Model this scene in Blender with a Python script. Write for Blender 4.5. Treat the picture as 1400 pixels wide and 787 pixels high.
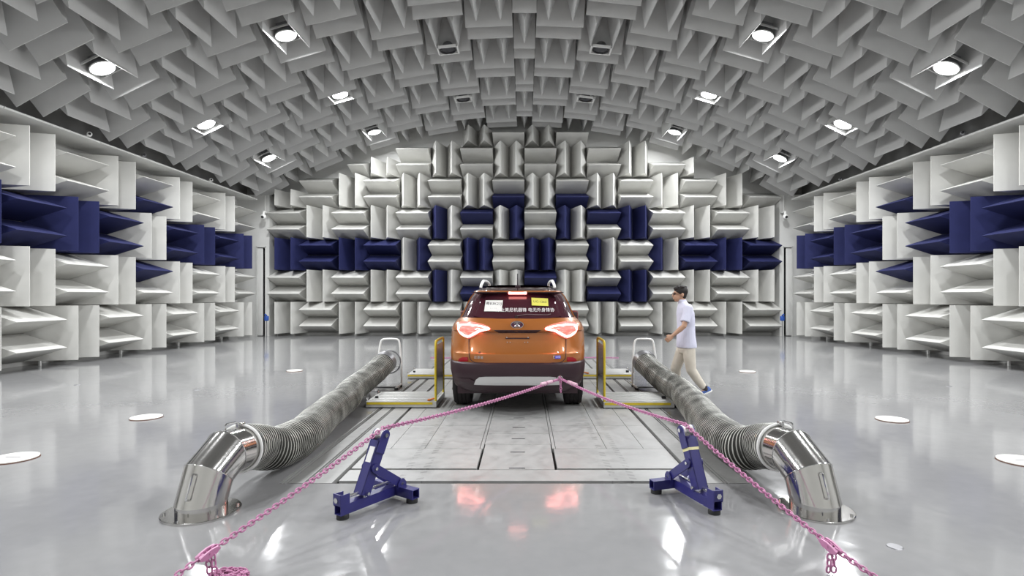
import bpy, bmesh, math, random
from mathutils import Vector, Matrix
from math import sin, cos, pi, radians, atan2, sqrt

for o in list(bpy.data.objects):
    bpy.data.objects.remove(o)
S = bpy.context.scene
COL = S.collection

# ------------------------------------------------------------------ camera, world, exposure
cam_d = bpy.data.cameras.new('camera')
cam = bpy.data.objects.new('camera', cam_d)
COL.objects.link(cam)
cam_d.sensor_width = 36.0
cam_d.lens = 757.0 / 1400.0 * 36.0
cam_d.shift_x = -17.0 / 1400.0
cam_d.shift_y = 11.5 / 1400.0
cam_d.clip_start = 0.05
cam_d.clip_end = 100
cam.location = (0, 0, 1.5)
cam.rotation_euler = (radians(90), 0, 0)
S.camera = cam

world = bpy.data.worlds.new('world')
S.world = world
world.use_nodes = True
world.node_tree.nodes['Background'].inputs[0].default_value = (0.8, 0.85, 1.0, 1)
world.node_tree.nodes['Background'].inputs[1].default_value = 0.0

S.view_settings.view_transform = 'Standard'
S.view_settings.look = 'None'
S.view_settings.gamma = 1
S.view_settings.use_curve_mapping = False
S.view_settings.exposure = 0.0
LAMP_WATTS = 174.0
LAMP_GLOW = 14.0
LAMP_COLOR = (0.97, 0.985, 1.0)

# ------------------------------------------------------------------ helpers
def rgb(h):
    h = h.lstrip('#')
    v = [int(h[i:i + 2], 16) / 255 for i in (0, 2, 4)]
    return tuple(((c / 12.92) if c <= 0.04045 else ((c + 0.055) / 1.055) ** 2.4) for c in v)

def mat(name, col, rough=0.5, metal=0.0, noise=0.0, nscale=8.0, bump=0.0, bscale=60.0,
        emit=0.0, emit_col=None, coat=0.0, spec=0.5, trans=0.0, ior=1.45, stretch=None, alpha=None, aniso=0.0):
    m = bpy.data.materials.new(name)
    m.use_nodes = True
    nt = m.node_tree
    b = nt.nodes['Principled BSDF']
    b.inputs['Base Color'].default_value = (*col, 1)
    b.inputs['Roughness'].default_value = rough
    b.inputs['Metallic'].default_value = metal
    b.inputs['Specular IOR Level'].default_value = spec
    b.inputs['IOR'].default_value = ior
    b.inputs['Coat Weight'].default_value = coat
    b.inputs['Coat Roughness'].default_value = 0.05
    b.inputs['Transmission Weight'].default_value = trans
    if emit > 0:
        b.inputs['Emission Color'].default_value = (*(emit_col or col), 1)
        b.inputs['Emission Strength'].default_value = emit
    if noise > 0 or bump > 0:
        tc = nt.nodes.new('ShaderNodeTexCoord')
        mp = nt.nodes.new('ShaderNodeMapping')
        if stretch: mp.inputs['Scale'].default_value = stretch
        nt.links.new(tc.outputs['Object'], mp.inputs['Vector'])
    if noise > 0:
        n = nt.nodes.new('ShaderNodeTexNoise'); n.inputs['Scale'].default_value = nscale
        n.inputs['Detail'].default_value = 5
        nt.links.new(mp.outputs['Vector'], n.inputs['Vector'])
        r = nt.nodes.new('ShaderNodeMapRange')
        r.inputs['From Min'].default_value = 0.3; r.inputs['From Max'].default_value = 0.7
        r.inputs['To Min'].default_value = 1 - noise; r.inputs['To Max'].default_value = 1 + noise * 0.4
        nt.links.new(n.outputs['Fac'], r.inputs['Value'])
        mx = nt.nodes.new('ShaderNodeVectorMath'); mx.operation = 'SCALE'
        mx.inputs[0].default_value = col
        nt.links.new(r.outputs['Result'], mx.inputs['Scale'])
        nt.links.new(mx.outputs['Vector'], b.inputs['Base Color'])
    if bump > 0:
        n2 = nt.nodes.new('ShaderNodeTexNoise'); n2.inputs['Scale'].default_value = bscale
        n2.inputs['Detail'].default_value = 4
        nt.links.new(mp.outputs['Vector'], n2.inputs['Vector'])
        bp = nt.nodes.new('ShaderNodeBump'); bp.inputs['Strength'].default_value = bump
        bp.inputs['Distance'].default_value = 0.02
        nt.links.new(n2.outputs['Fac'], bp.inputs['Height'])
        nt.links.new(bp.outputs['Normal'], b.inputs['Normal'])
    return m

class MB:
    """collects shapes and links them as one mesh object"""
    def __init__(self):
        self.v = []; self.f = []; self.sm = []
    def add(self, vs, fs, smooth=False):
        n = len(self.v)
        self.v += [tuple(p) for p in vs]
        self.f += [tuple(i + n for i in q) for q in fs]
        self.sm += [smooth] * len(fs)
        return self
    def box(self, x0, x1, y0, y1, z0, z1, M=None):
        vs = [Vector((x, y, z)) for z in (z0, z1) for y in (y0, y1) for x in (x0, x1)]
        if M: vs = [M @ p for p in vs]
        return self.add(vs, [(0, 2, 3, 1), (4, 5, 7, 6), (0, 1, 5, 4), (2, 6, 7, 3), (0, 4, 6, 2), (1, 3, 7, 5)])
    def bbox(self, x0, x1, y0, y1, z0, z1, r=0.01, M=None):
        """box with chamfered edges"""
        bm = bmesh.new()
        bmesh.ops.create_cube(bm, size=1)
        for v in bm.verts:
            v.co = Vector(((x0 + x1) / 2 + v.co.x * (x1 - x0), (y0 + y1) / 2 + v.co.y * (y1 - y0), (z0 + z1) / 2 + v.co.z * (z1 - z0)))
        bmesh.ops.bevel(bm, geom=list(bm.edges), offset=r, segments=2, affect='EDGES', profile=0.5)
        vs = [(M @ v.co) if M else v.co.copy() for v in bm.verts]
        bm.verts.index_update()
        fs = [tuple(v.index for v in f.verts) for f in bm.faces]
        bm.free()
        return self.add(vs, fs)
    def loft(self, rings, closed=True, cap=True, smooth=True):
        """rings: list of equal-length point lists"""
        n = len(rings[0]); vs = []; fs = []
        for r in rings: vs += [Vector(p) for p in r]
        for i in range(len(rings) - 1):
            for j in range(n if closed else n - 1):
                a = i * n + j; b = i * n + (j + 1) % n
                fs.append((a, b, b + n, a + n))
        self.add(vs, fs, smooth)
        if cap:
            k = len(rings) - 1
            self.add([Vector(p) for p in rings[0]], [tuple(reversed(range(n)))], False)
            self.add([Vector(p) for p in rings[k]], [tuple(range(n))], False)
        return self
    def tube(self, pts, r, n=10, cap=True, smooth=True, closed=False):
        """tube along a polyline; r number or list"""
        pts = [Vector(p) for p in pts]
        m = len(pts)
        rr = r if isinstance(r, (list, tuple)) else [r] * m
        tang = []
        for i in range(m):
            if closed:
                t = pts[(i + 1) % m] - pts[i - 1]
            else:
                t = pts[min(i + 1, m - 1)] - pts[max(i - 1, 0)]
            tang.append(t.normalized() if t.length > 1e-9 else Vector((0, 0, 1)))
        up = Vector((0, 0, 1)) if abs(tang[0].z) < 0.9 else Vector((1, 0, 0))
        x = tang[0].cross(up).normalized()
        rings = []
        for i in range(m):
            t = tang[i]
            x = (x - t * x.dot(t))
            x = x.normalized() if x.length > 1e-6 else t.orthogonal().normalized()
            y = t.cross(x)
            rings.append([pts[i] + (x * cos(2 * pi * k / n) + y * sin(2 * pi * k / n)) * rr[i] for k in range(n)])
        if closed:
            rings.append(rings[0]); cap = False
        return self.loft(rings, True, cap, smooth)
    def cyl(self, a, b, r, n=16, r2=None, smooth=True):
        return self.tube([a, b], [r, r if r2 is None else r2], n, True, smooth)
    def prism(self, poly, axis, a, b, M=None):
        """poly: list of 2D points; extruded along axis ('x','y','z') from a to b"""
        n = len(poly)
        def P(p, t):
            if axis == 'x': q = Vector((t, p[0], p[1]))
            elif axis == 'y': q = Vector((p[0], t, p[1]))
            else: q = Vector((p[0], p[1], t))
            return M @ q if M else q
        vs = [P(p, a) for p in poly] + [P(p, b) for p in poly]
        fs = [tuple(range(n)), tuple(reversed(range(n, 2 * n)))]
        fs += [(i, i + n, (i + 1) % n + n, (i + 1) % n) for i in range(n)]
        return self.add(vs, fs)
    def sphere(self, c, r, nu=16, nv=10, sc=(1, 1, 1)):
        c = Vector(c); rings = []
        for i in range(nv + 1):
            th = pi * i / nv; th = min(max(th, 0.02), pi - 0.02)
            rings.append([c + Vector((sin(th) * cos(2 * pi * j / nu) * sc[0], sin(th) * sin(2 * pi * j / nu) * sc[1], cos(th) * sc[2])) * r for j in range(nu)])
        return self.loft(rings)
    def mesh(self, name, fix=True):
        me = bpy.data.meshes.new(name)
        me.from_pydata([tuple(p) for p in self.v], [], self.f)
        me.polygons.foreach_set('use_smooth', self.sm)
        if fix:
            bm = bmesh.new(); bm.from_mesh(me)
            bmesh.ops.remove_doubles(bm, verts=bm.verts, dist=1e-5)
            bmesh.ops.recalc_face_normals(bm, faces=bm.faces)
            bm.to_mesh(me); bm.free()
        me.update()
        return me
    def build(self, name, m, parent=None, loc=None, sharp=35):
        me = self.mesh(name)
        if sharp:
            me.set_sharp_from_angle(angle=radians(sharp))
        return link(name, me, m, parent, loc)

def link(name, me, m=None, parent=None, loc=None, M=None):
    o = bpy.data.objects.new(name, me)
    COL.objects.link(o)
    if m is not None and len(me.materials) == 0: me.materials.append(m)
    if parent: o.parent = parent
    if M is not None: o.matrix_local = M
    elif loc is not None: o.location = loc
    return o

def tag(o, label=None, cat=None, group=None, kind=None):
    if label: o['label'] = label
    if cat: o['category'] = cat
    if group: o['group'] = group
    if kind: o['kind'] = kind
    return o

def thing(name, label, cat, loc=(0, 0, 0), rz=0, group=None):
    o = bpy.data.objects.new(name, None)
    o.empty_display_size = 0.2
    COL.objects.link(o)
    o.location = loc; o.rotation_euler = (0, 0, rz)
    return tag(o, label, cat, group)

def copy_tree(o, parent=None):
    c = o.copy(); COL.objects.link(c)
    if parent: c.parent = parent
    for ch in list(o.children): copy_tree(ch, c)
    return c

def frame(origin, ex, ey, ez):
    M = Matrix.Identity(4)
    for i, e in enumerate((ex, ey, ez)):
        for k in range(3): M[k][i] = e[k]
    for k in range(3): M[k][3] = origin[k]
    return M

# ------------------------------------------------------------------ materials
FOAM = mat('foam_cloth_white', (0.575, 0.572, 0.545), 0.85, noise=0.07, nscale=2.2, bump=0.06, bscale=240, spec=0.25)
FOAMC = mat('foam_cloth_ceiling', (0.52, 0.52, 0.51), 0.85, noise=0.06, nscale=2.2, bump=0.06, bscale=240, spec=0.25)
BLUE = mat('foam_cloth_blue', (0.018, 0.022, 0.088), 0.75, noise=0.12, nscale=3, bump=0.06, bscale=240, spec=0.3)
PAINT = mat('white_wall_panel', (0.66, 0.66, 0.64), 0.5, noise=0.05, nscale=1.5)
DARK = mat('dark_void', (0.02, 0.02, 0.022), 0.7)
GREYW = mat('grey_shell_and_shade', (0.34, 0.34, 0.33), 0.7, noise=0.1, nscale=1.2)

def floor_material(name, col, rough, bumpk=0.025):
    m = bpy.data.materials.new(name); m.use_nodes = True
    nt = m.node_tree; N = nt.nodes; L = nt.links
    b = N['Principled BSDF']
    geo = N.new('ShaderNodeNewGeometry')
    n1 = N.new('ShaderNodeTexNoise'); n1.inputs['Scale'].default_value = 0.7; n1.inputs['Detail'].default_value = 6
    L.new(geo.outputs['Position'], n1.inputs['Vector'])
    n2 = N.new('ShaderNodeTexNoise'); n2.inputs['Scale'].default_value = 9; n2.inputs['Detail'].default_value = 4
    L.new(geo.outputs['Position'], n2.inputs['Vector'])
    r = N.new('ShaderNodeValToRGB')
    r.color_ramp.elements[0].position = 0.3; r.color_ramp.elements[0].color = (col[0] * 0.86, col[1] * 0.86, col[2] * 0.87, 1)
    r.color_ramp.elements[1].position = 0.7; r.color_ramp.elements[1].color = (col[0] * 1.06, col[1] * 1.06, col[2] * 1.06, 1)
    mixv = N.new('ShaderNodeMix'); mixv.data_type = 'FLOAT'; mixv.inputs[0].default_value = 0.25
    L.new(n1.outputs['Fac'], mixv.inputs[2]); L.new(n2.outputs['Fac'], mixv.inputs[3])
    L.new(mixv.outputs[0], r.inputs['Fac'])
    L.new(r.outputs['Color'], b.inputs['Base Color'])
    rr = N.new('ShaderNodeMapRange'); rr.inputs['From Min'].default_value = 0.3; rr.inputs['From Max'].default_value = 0.7
    rr.inputs['To Min'].default_value = rough * 0.75; rr.inputs['To Max'].default_value = rough * 1.3
    L.new(n2.outputs['Fac'], rr.inputs['Value']); L.new(rr.outputs['Result'], b.inputs['Roughness'])
    n3 = N.new('ShaderNodeTexNoise'); n3.inputs['Scale'].default_value = 3.0; n3.inputs['Detail'].default_value = 3
    L.new(geo.outputs['Position'], n3.inputs['Vector'])
    bp = N.new('ShaderNodeBump'); bp.inputs['Strength'].default_value = bumpk * 4; bp.inputs['Distance'].default_value = 0.02
    L.new(n3.outputs['Fac'], bp.inputs['Height']); L.new(bp.outputs['Normal'], b.inputs['Normal'])
    b.inputs['Specular IOR Level'].default_value = 0.6
    return m
def dirt(m):
    """tyre marks in two pairs of broken bands plus scuffed grime"""
    nt = m.node_tree; N = nt.nodes; L = nt.links; b = N['Principled BSDF']
    src = b.inputs['Base Color'].links[0].from_socket
    geo = N.new('ShaderNodeNewGeometry'); sx = N.new('ShaderNodeSeparateXYZ'); L.new(geo.outputs['Position'], sx.inputs[0])
    def mth(op, a, c=None):
        n = N.new('ShaderNodeMath'); n.operation = op
        for i, v in enumerate((a, c)):
            if v is None: continue
            if isinstance(v, (int, float)): n.inputs[i].default_value = v
            else: L.new(v, n.inputs[i])
        return n.outputs[0]
    ax = mth('ABSOLUTE', mth('ADD', sx.outputs['X'], 0.06))
    def band(c, w): return mth('LESS_THAN', mth('ABSOLUTE', mth('SUBTRACT', ax, c)), w)
    bands = mth('MAXIMUM', band(.80, .028), band(.955, .028))
    dash = mth('GREATER_THAN', mth('SINE', mth('MULTIPLY', mth('ADD', sx.outputs['Y'], mth('MULTIPLY', ax, .5)), 75)), .1)
    nz = N.new('ShaderNodeTexNoise'); nz.inputs['Scale'].default_value = 5; nz.inputs['Detail'].default_value = 6; L.new(geo.outputs['Position'], nz.inputs['Vector'])
    wear = mth('GREATER_THAN', nz.outputs['Fac'], .47)
    marks = mth('MULTIPLY', mth('MULTIPLY', bands, dash), wear)
    n2 = N.new('ShaderNodeTexNoise'); n2.inputs['Scale'].default_value = 2.2; n2.inputs['Detail'].default_value = 8; n2.inputs['Distortion'].default_value = 1.2
    L.new(geo.outputs['Position'], n2.inputs['Vector'])
    gr = N.new('ShaderNodeMapRange'); gr.inputs['From Min'].default_value = .5; gr.inputs['From Max'].default_value = .72; gr.inputs['To Max'].default_value = .20
    L.new(n2.outputs['Fac'], gr.inputs['Value'])
    tot = mth('SUBTRACT', 1.0, mth('MINIMUM', mth('ADD', mth('MULTIPLY', marks, .28), gr.outputs['Result']), .6))
    mx = N.new('ShaderNodeVectorMath'); mx.operation = 'SCALE'; L.new(src, mx.inputs[0]); L.new(tot, mx.inputs['Scale'])
    L.new(mx.outputs['Vector'], b.inputs['Base Color'])
FLOOR = floor_material('grey_epoxy_floor', (0.275, 0.275, 0.277), 0.095)
PLATE = floor_material('painted_steel_plate', (0.35, 0.35, 0.342), 0.38, 0.012)
dirt(PLATE)
RAIL = floor_material('steel_rail_strip', (0.28, 0.28, 0.272), 0.4, 0.01)

# ------------------------------------------------------------------ structure: shell
BW = 1.2            # wedge block width
WL = 1.0            # wedge length
YB = 21.6           # back wall face
XS = 10.84          # side wall face
YF = -4.0           # front end of the hall
ZC, RC = 7.92, 19.0 # crown height and radius of the arch of wedge tips
PX0, PX1, PY0, PY1 = -1.975, 1.85, 4.44, 13.2   # pit with the test bed

fl = MB()
for (x0, x1, y0, y1) in ((-XS - .3, PX0, YF, YB + .3), (PX1, XS + .3, YF, YB + .3), (PX0, PX1, YF, PY0), (PX0, PX1, PY1, YB + .3)):
    fl.box(x0, x1, y0, y1, -0.10, 0.0)
floor = tag(fl.build('floor', FLOOR), kind='structure')
bed = MB().box(PX0, PX1, PY0, PY1, -0.10, -0.045).build('pit_bed', DARK, floor)

# test bed plates: x strips then y splits
def plates():
    g = 0.006
    def pl(x0, x1, y0, y1, m=PLATE, z=-0.001, name='floor_plate'):
        MB().box(x0 + g / 2, x1 - g / 2, y0 + g / 2, y1 - g / 2, -0.044, z).build(name, m, floor)
    rails = [(-1.972, -1.95), (-1.935, -1.925), (-1.905, -1.778), (-1.765, -1.752), (-1.74, -1.548),
             (1.425, 1.605), (1.618, 1.632), (1.645, 1.808), (1.82, 1.845)]
    for a, b in rails:
        pl(a, b, 4.45, 13.19, RAIL, -0.001, 'rail_strip')
    X = [-1.515, -1.318, -0.983, -0.42, 0.287, 0.81, 1.176, 1.39]
    pl(-1.515, 1.39, 4.505, 4.797, PLATE)     # front band, cut below by the two joints
    ys = [5.46, 6.45, 7.48, 8.6, 9.9, 11.2, 13.18]
    # first row behind the dark joint
    pl(-1.515, -0.416, 4.832, 5.46); pl(0.286, 1.39, 4.832, 5.46)
    pl(-0.398, 0.266, 4.80, 5.62)
    # centre strip in panels
    cy = [5.62, 6.06, 6.9, 7.48, 8.6, 9.9, 11.2, 13.18]
    for a, b in zip(cy[:-1], cy[1:]): pl(-0.405, 0.272, a, b)
    for a, b in zip(ys[:-1], ys[1:]):
        pl(-1.515, -1.318, a, b); pl(-1.318, -0.983, a, b); pl(-0.983, -0.44, a, b); pl(-0.44, -0.405, a, b)
        pl(0.272, 0.307, a, b); pl(0.307, 0.81, a, b); pl(0.81, 1.176, a, b); pl(1.176, 1.39, a, b)
    # short slots in the centre strip
    for k in range(5):
        y = 4.84 + 0.5 * k
        MB().box(-0.135, 0.005, y - 0.010, y + 0.010, -0.002, 0.0006).build('slot', DARK, floor)
plates()

# ---- back wall, with a pilaster and door slot in each corner
wall_back = tag(MB().box(-XS - .2, XS + .2, YB, YB + .25, 0, 9.2).build('wall_back', PAINT), kind='structure')
DH, CB, CH = 3.35, 20.9, 5.33
for i, s in enumerate((-1, 1)):
    p = MB()
    for x0, x1, z0, z1, y0 in ((9.63, 9.77, 0, CH, CB), (10.09, XS - .002, 0, CH, CB), (9.77, 10.09, DH, CH, CB), (9.77, 10.09, 0, DH, CB + .5)):
        a, b = sorted((s * x0, s * x1))
        p.box(a, b, y0, YB - .002, z0, z1)
    t = tag(p.build('trim_%d' % (i + 1), PAINT), kind='structure')
    a, b = sorted((s * 9.77, s * 10.09))
    d = tag(MB().box(a + .002, b - .002, CB + .40, CB + .46, 0, DH - .002).build('door_%d' % (i + 1), DARK), kind='structure')
    e, f = sorted((s * 9.885, s * 10.085))
    MB().bbox(e, f, CB + .02, CB + .07, 0.02, DH - .02, .01).build('door_leaf', PAINT, d)
    q = MB()
    for xx in (9.76, 10.10): q.box(s * xx - .018, s * xx + .018, CB - .03, CB + .02, 0, DH + .03)
    q.box(a - .03, b + .03, CB - .03, CB + .02, DH, DH + .04)
    q.build('door_frame', PAINT, d)

# ---- side walls with soffit
sides = {}
for s, nm in ((-1, 'wall_left'), (1, 'wall_right')):
    w = MB()
    a, b = sorted((s * XS, s * (XS + .25)))
    w.box(a, b, YF, YB + .25, 0, 7.2)
    sides[s] = tag(w.build(nm, PAINT), kind='structure')
    a, b = sorted((s * (XS - .003), s * (XS - .02)))
    MB().box(a, b, YF, YB, 5.13, 7.0).build('soffit_shade_sheet', GREYW, sides[s])  # grey sheet puts the shade above the soffit into the wall colour
    # soffit boards, one after the other
    y = YF + .1; k = 0
    while y < 20.4:
        y1 = min(y + 2.385, 20.45)
        a, b = sorted((s * 9.86, s * (XS - .001)))
        MB().box(a, b, y, y1, 5.06, 5.10).build('soffit_board', PAINT, sides[s])
        y += 2.4
wf = tag(MB().box(-XS - .25, XS + .25, YF - .25, YF, 0, 9.2).build('wall_front', FOAM), kind='structure')

# ---- arched ceiling shell
RB = RC + WL
HC = ZC - RC          # centre height of the arch
def arch(r, th): return (r * sin(th), HC + r * cos(th))
c = MB()
th0 = math.asin((XS + .1) / (RB + .05)); n = 40
ring = []
for yy in (YF, YB):
    inner = [arch(RB + .05, -th0 + 2 * th0 * i / n) for i in range(n + 1)]
    outer = [arch(RB + .25, -th0 + 2 * th0 * i / n) for i in reversed(range(n + 1))]
    ring.append([(p[0], yy, p[1]) for p in inner + outer])
c.loft(ring, True, True, False)
ceiling = tag(c.build('ceiling', GREYW), kind='structure')

# ------------------------------------------------------------------ acoustic wedges
def wedge_mesh(name, w, l, L=WL):
    """prism: base width w (x), ridge length l (y), height L (z) from a thin foot"""
    h = w / 2 - 0.004; f = 0.06; t = 0.007
    poly = [(-h, 0.03), (h, 0.03), (h, f), (t, L - .004), (0, L), (-t, L - .004), (-h, f)]
    return MB().prism(poly, 'y', -l / 2 + .004, l / 2 - .004).mesh(name)
def plate_mesh(name, a, b):
    return MB().box(-a / 2 + .004, a / 2 - .004, -b / 2 + .004, b / 2 - .004, 0.0, 0.03).mesh(name)
_cache = {}
def wm(kind, w, l, m):
    k = (kind, round(w, 3), round(l, 3), m.name)
    if k not in _cache:
        me = wedge_mesh('foam_wedge', w, l) if kind == 'w' else plate_mesh('wedge_block', w, l)
        me.materials.append(m); _cache[k] = me
    return _cache[k]

def wedge_block(parent, origin, ex, ey, ez, mats, a=1.2, b=1.2, n=2, sh=None):
    """block of n wedges side by side along ex, ridges along ey, pointing along ez"""
    o = link('wedge_block', wm('p', a, b, PAINT), None, parent, M=frame(origin, ex, ey, ez))
    w = a / n
    for i in range(n):
        if mats[i] is None: continue
        link('foam_wedge', wm('w', w, b, mats[i]), None, o, loc=(-a / 2 + w * (i + .5), 0, 0))
    return o

W_, B_ = FOAM, BLUE
X_, Z_, Y_ = Vector((1, 0, 0)), Vector((0, 0, 1)), Vector((0, 1, 0))
Z0 = 0.10
# back wall: colours as (left,right) for upright blocks or (upper,lower) for lying blocks
blue = {(5, 7): 'wb', (5, 9): 'wb', (4, 5): 'bw', (4, 6): 'bw', (4, 7): 'wb', (4, 9): 'bw', (4, 10): 'bw', (4, 11): 'bb',
        (3, 0): 'bb', (3, 1): 'bb', (3, 2): 'bb', (3, 3): 'bb', (3, 4): 'wb', (3, 6): 'bb', (3, 8): 'bb', (3, 10): 'bw',
        (3, 12): 'bw', (3, 13): 'bb', (3, 14): 'bb', (3, 15): 'bb', (2, 5): 'bw', (2, 6): 'wb', (2, 8): 'bw', (2, 10): 'wb', (2, 11): 'bb'}
topfull = {0: 4, 1: 5, 2: 5, 3: 5, 4: 6, 5: 6, 6: 6, 7: 6, 8: 6, 9: 6, 10: 6, 11: 6, 12: 5, 13: 5, 14: 5, 15: 4}
def back_block(cx, z0, hgt, up, m, wid=1.2, n=2):
    o = Vector((cx, YB, z0 + hgt / 2)); ez = -Y_
    if up:   # ridges vertical: x local = world x, y local = -z
        wedge_block(wall_back, o, X_, Z_, ez, m, wid, hgt, n)
    else:    # ridges horizontal: ex downwards so the first colour is the upper one
        wedge_block(wall_back, o, -Z_, X_, ez, m, hgt, wid, n)
for col in range(16):
    cx = -9.6 + 1.2 * (col + .5)
    for row in range(1, topfull[col] + 1):
        up = (col + row) % 2 == 1
        s = blue.get((row, col), 'ww')
        back_block(cx, Z0 + 1.2 * (row - 1), 1.2, up, [B_ if q == 'b' else W_ for q in s])
for col in (0, 3, 6, 8):            # half-height upright blocks on top
    back_block(-9.6 + 1.2 * (col + .5), Z0 + 1.2 * topfull[col], .6, True, [W_, W_])
back_block(-9.6 + 1.2 * 13.25, Z0 + 6.0, .6, True, [W_], .6, 1)
for col in (7, 9, 12, 15):          # single lying wedges on top
    back_block(-9.6 + 1.2 * (col + .5), Z0 + 1.2 * topfull[col], .6, False, [W_], 1.2, 1)
back_block(-9.6 + 1.2 * 2.75, Z0 + 6.0, .6, False, [W_], .6, 1)

# side walls
def side_cols():
    return [(j, 11.915 + 1.2 * j) for j in range(-7, 7)]
for s in (-1, 1):
    for row in range(1, 5):
        for j, y0 in side_cols():
            up = (j % 2 == 0) if row in (1, 3) else (j % 2 != 0)
            ms = 'ww'
            if row == 3: ms = 'ww' if j == 2 else 'bb'
            if row == 4 and j == 2: ms = 'wb'
            if row == 2 and j == 2: ms = 'bw'
            m = [B_ if q == 'b' else W_ for q in ms]
            z0 = Z0 + 1.2 * (row - 1)
            o = Vector((s * XS, y0 + .6, z0 + .6)); ez = Vector((-s, 0, 0))
            if up: wedge_block(sides[s], o, (Y_ if s > 0 else -Y_), Z_, ez, m)
            else: wedge_block(sides[s], o, -Z_, (-Y_ if s < 0 else Y_), ez, m)
    for k in range(-1, 6):   # small feet under the lowest blocks
        MB().box(s * 10.5 - .02, s * 10.5 + .02, 7.5 + 2.4 * k - .02 - .3, 7.5 + 2.4 * k + .02 - .3, 0, .1).build('support_foot', PAINT, sides[s])

# ceiling
PT = 1.12
LAMPS = {}          # (col, k) positions used later
for col in range(-9, 10):
    if col == 0: th = 0; wid = .56
    else: th = (1 if col > 0 else -1) * (.28 + PT * (abs(col) - .5)) / RC; wid = 1.13
    x, z = arch(RB, th)
    ez = Vector((-sin(th), 0, -cos(th))); ex = Vector((cos(th), 0, -sin(th)))
    for k in range(13):
        yc = 20.65 - 1.2 * k
        across = (k % 2 == 0) == (abs(col) % 2 == 1)   # ridges across the hall
        o = Vector((x, yc, z))
        if across:
            wedge_block(ceiling, o, Y_, -ex, ez, [FOAMC, FOAMC], 1.2, wid)
        else:
            if col == 0: wedge_block(ceiling, o, ex, Y_, ez, [FOAMC], wid, 1.2, 1)
            else: wedge_block(ceiling, o, ex, Y_, ez, [FOAMC, FOAMC], wid, 1.2)

# ------------------------------------------------------------------ ceiling floodlights and speakers
LENS = mat('lamp_lens_lit', (1, 1, 1), 0.4, emit=LAMP_GLOW, emit_col=LAMP_COLOR)
WMETAL = mat('white_painted_metal', (0.72, 0.72, 0.70), 0.35, noise=0.05)
GMETAL = mat('grey_cast_metal', (0.25, 0.25, 0.26), 0.4, 0.6, noise=0.1)
LFRAME = mat('pale_grey_lamp_frame', (0.42, 0.42, 0.41), 0.5, noise=0.05)
BLACK = mat('black_rubber', (0.015, 0.015, 0.016), 0.6, noise=0.1)
CONE = mat('dark_speaker_cone', (0.05, 0.05, 0.055), 0.5)

def tip_frame(xt, yc, drop=0.0):
    """frame at the tips of the ceiling wedges: z points up into the ceiling"""
    s = 1 if xt > 0 else -1
    th = s * (.28 + PT * (abs(xt) - .5)) / RC if xt else 0
    x, z = arch(RC - drop, th)
    return frame((x, yc, z), Vector((cos(th), 0, -sin(th))), Y_, Vector((sin(th), 0, cos(th))))

def floodlight(col, yc, label, lit=True):
    g = 'floodlights among the ceiling wedges'
    t = thing('ceiling_floodlight', label, 'light', group=g)
    t.matrix_world = tip_frame(col, yc, -.075)
    h = MB()
    h.tube([(0, 0, .02), (0, 0, .10), (0, 0, .22)], [.225, .19, .09], 24)
    for k in range(-3, 4): h.box(-.12, .12, k * .03 - .004, k * .03 + .004, .2, .28)
    h.build('lamp_housing', GMETAL, t)
    r = MB(); r.tube([Vector((.222 * cos(a), .222 * sin(a), .012)) for a in [2 * pi * i / 24 for i in range(24)]], .014, 6, closed=True)
    r.build('lamp_rim', WMETAL, t)
    l = MB(); l.tube([(0, 0, .0), (0, 0, .018)], [.205, .215], 24); l.build('lamp_lens', LENS, t)
    f = MB()
    for sx in (-1, 1):
        f.box(sx * .29 - .01, sx * .29 + .01, -.28, .28, -.07, .10)
        f.cyl((sx * .2, 0, .1), (sx * .29, 0, .06), .012, 8)
    f.box(-.29, .29, .24, .26, .0, .12); f.box(-.29, .29, -.26, -.24, .08, .12)
    for k in range(10): f.box(-.25 + .055 * k - .012, -.25 + .055 * k + .012, .262, .27, .02, .05)
    f.build('lamp_frame', LFRAME, t)
    for sx in (-.28, .28):
        MB().box(sx - .012, sx + .012, -.012, .012, .1, 1.0).build('hanger_rod', WMETAL, t)
    if lit:
        ld = bpy.data.lights.new('lamp_light', 'AREA')
        ld.shape = 'DISK'; ld.size = .40; ld.energy = LAMP_WATTS; ld.color = LAMP_COLOR
        ld.spread = radians(180)
        lo = bpy.data.objects.new('lamp_light', ld); COL.objects.link(lo)
        lo.parent = t; lo.location = (0, 0, -.03)
    return t

names = {(-5, 0): 'left inner row, farthest from the viewer', (-5, 1): 'left inner row, middle one', (-5, 2): 'left inner row, nearest in view',
         (-8, 0): 'left outer row by the soffit, farthest one', (-8, 1): 'left outer row by the soffit, middle one', (-8, 2): 'left outer row by the soffit, nearest in view'}
for side in (-1, 1):
    for c_, y0 in ((5, 19.45), (8, 18.25)):
        for k in range(6):  # nearer lamps of each row are unseen, added to light the hall
            yy = y0 - 3.6 * k
            nm = names.get((-c_, k))
            if nm: nm = 'lit floodlight in white frame, ' + (nm if side < 0 else nm.replace('left', 'right'))
            else: nm = 'lit floodlight added out of view %s in the %s row' % (['just above the viewer', 'behind the viewer', 'farthest behind the viewer'][k - 3], ('left ' if side < 0 else 'right ') + ('inner' if c_ == 5 else 'outer'))
            floodlight(side * c_, yy, nm)

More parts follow.
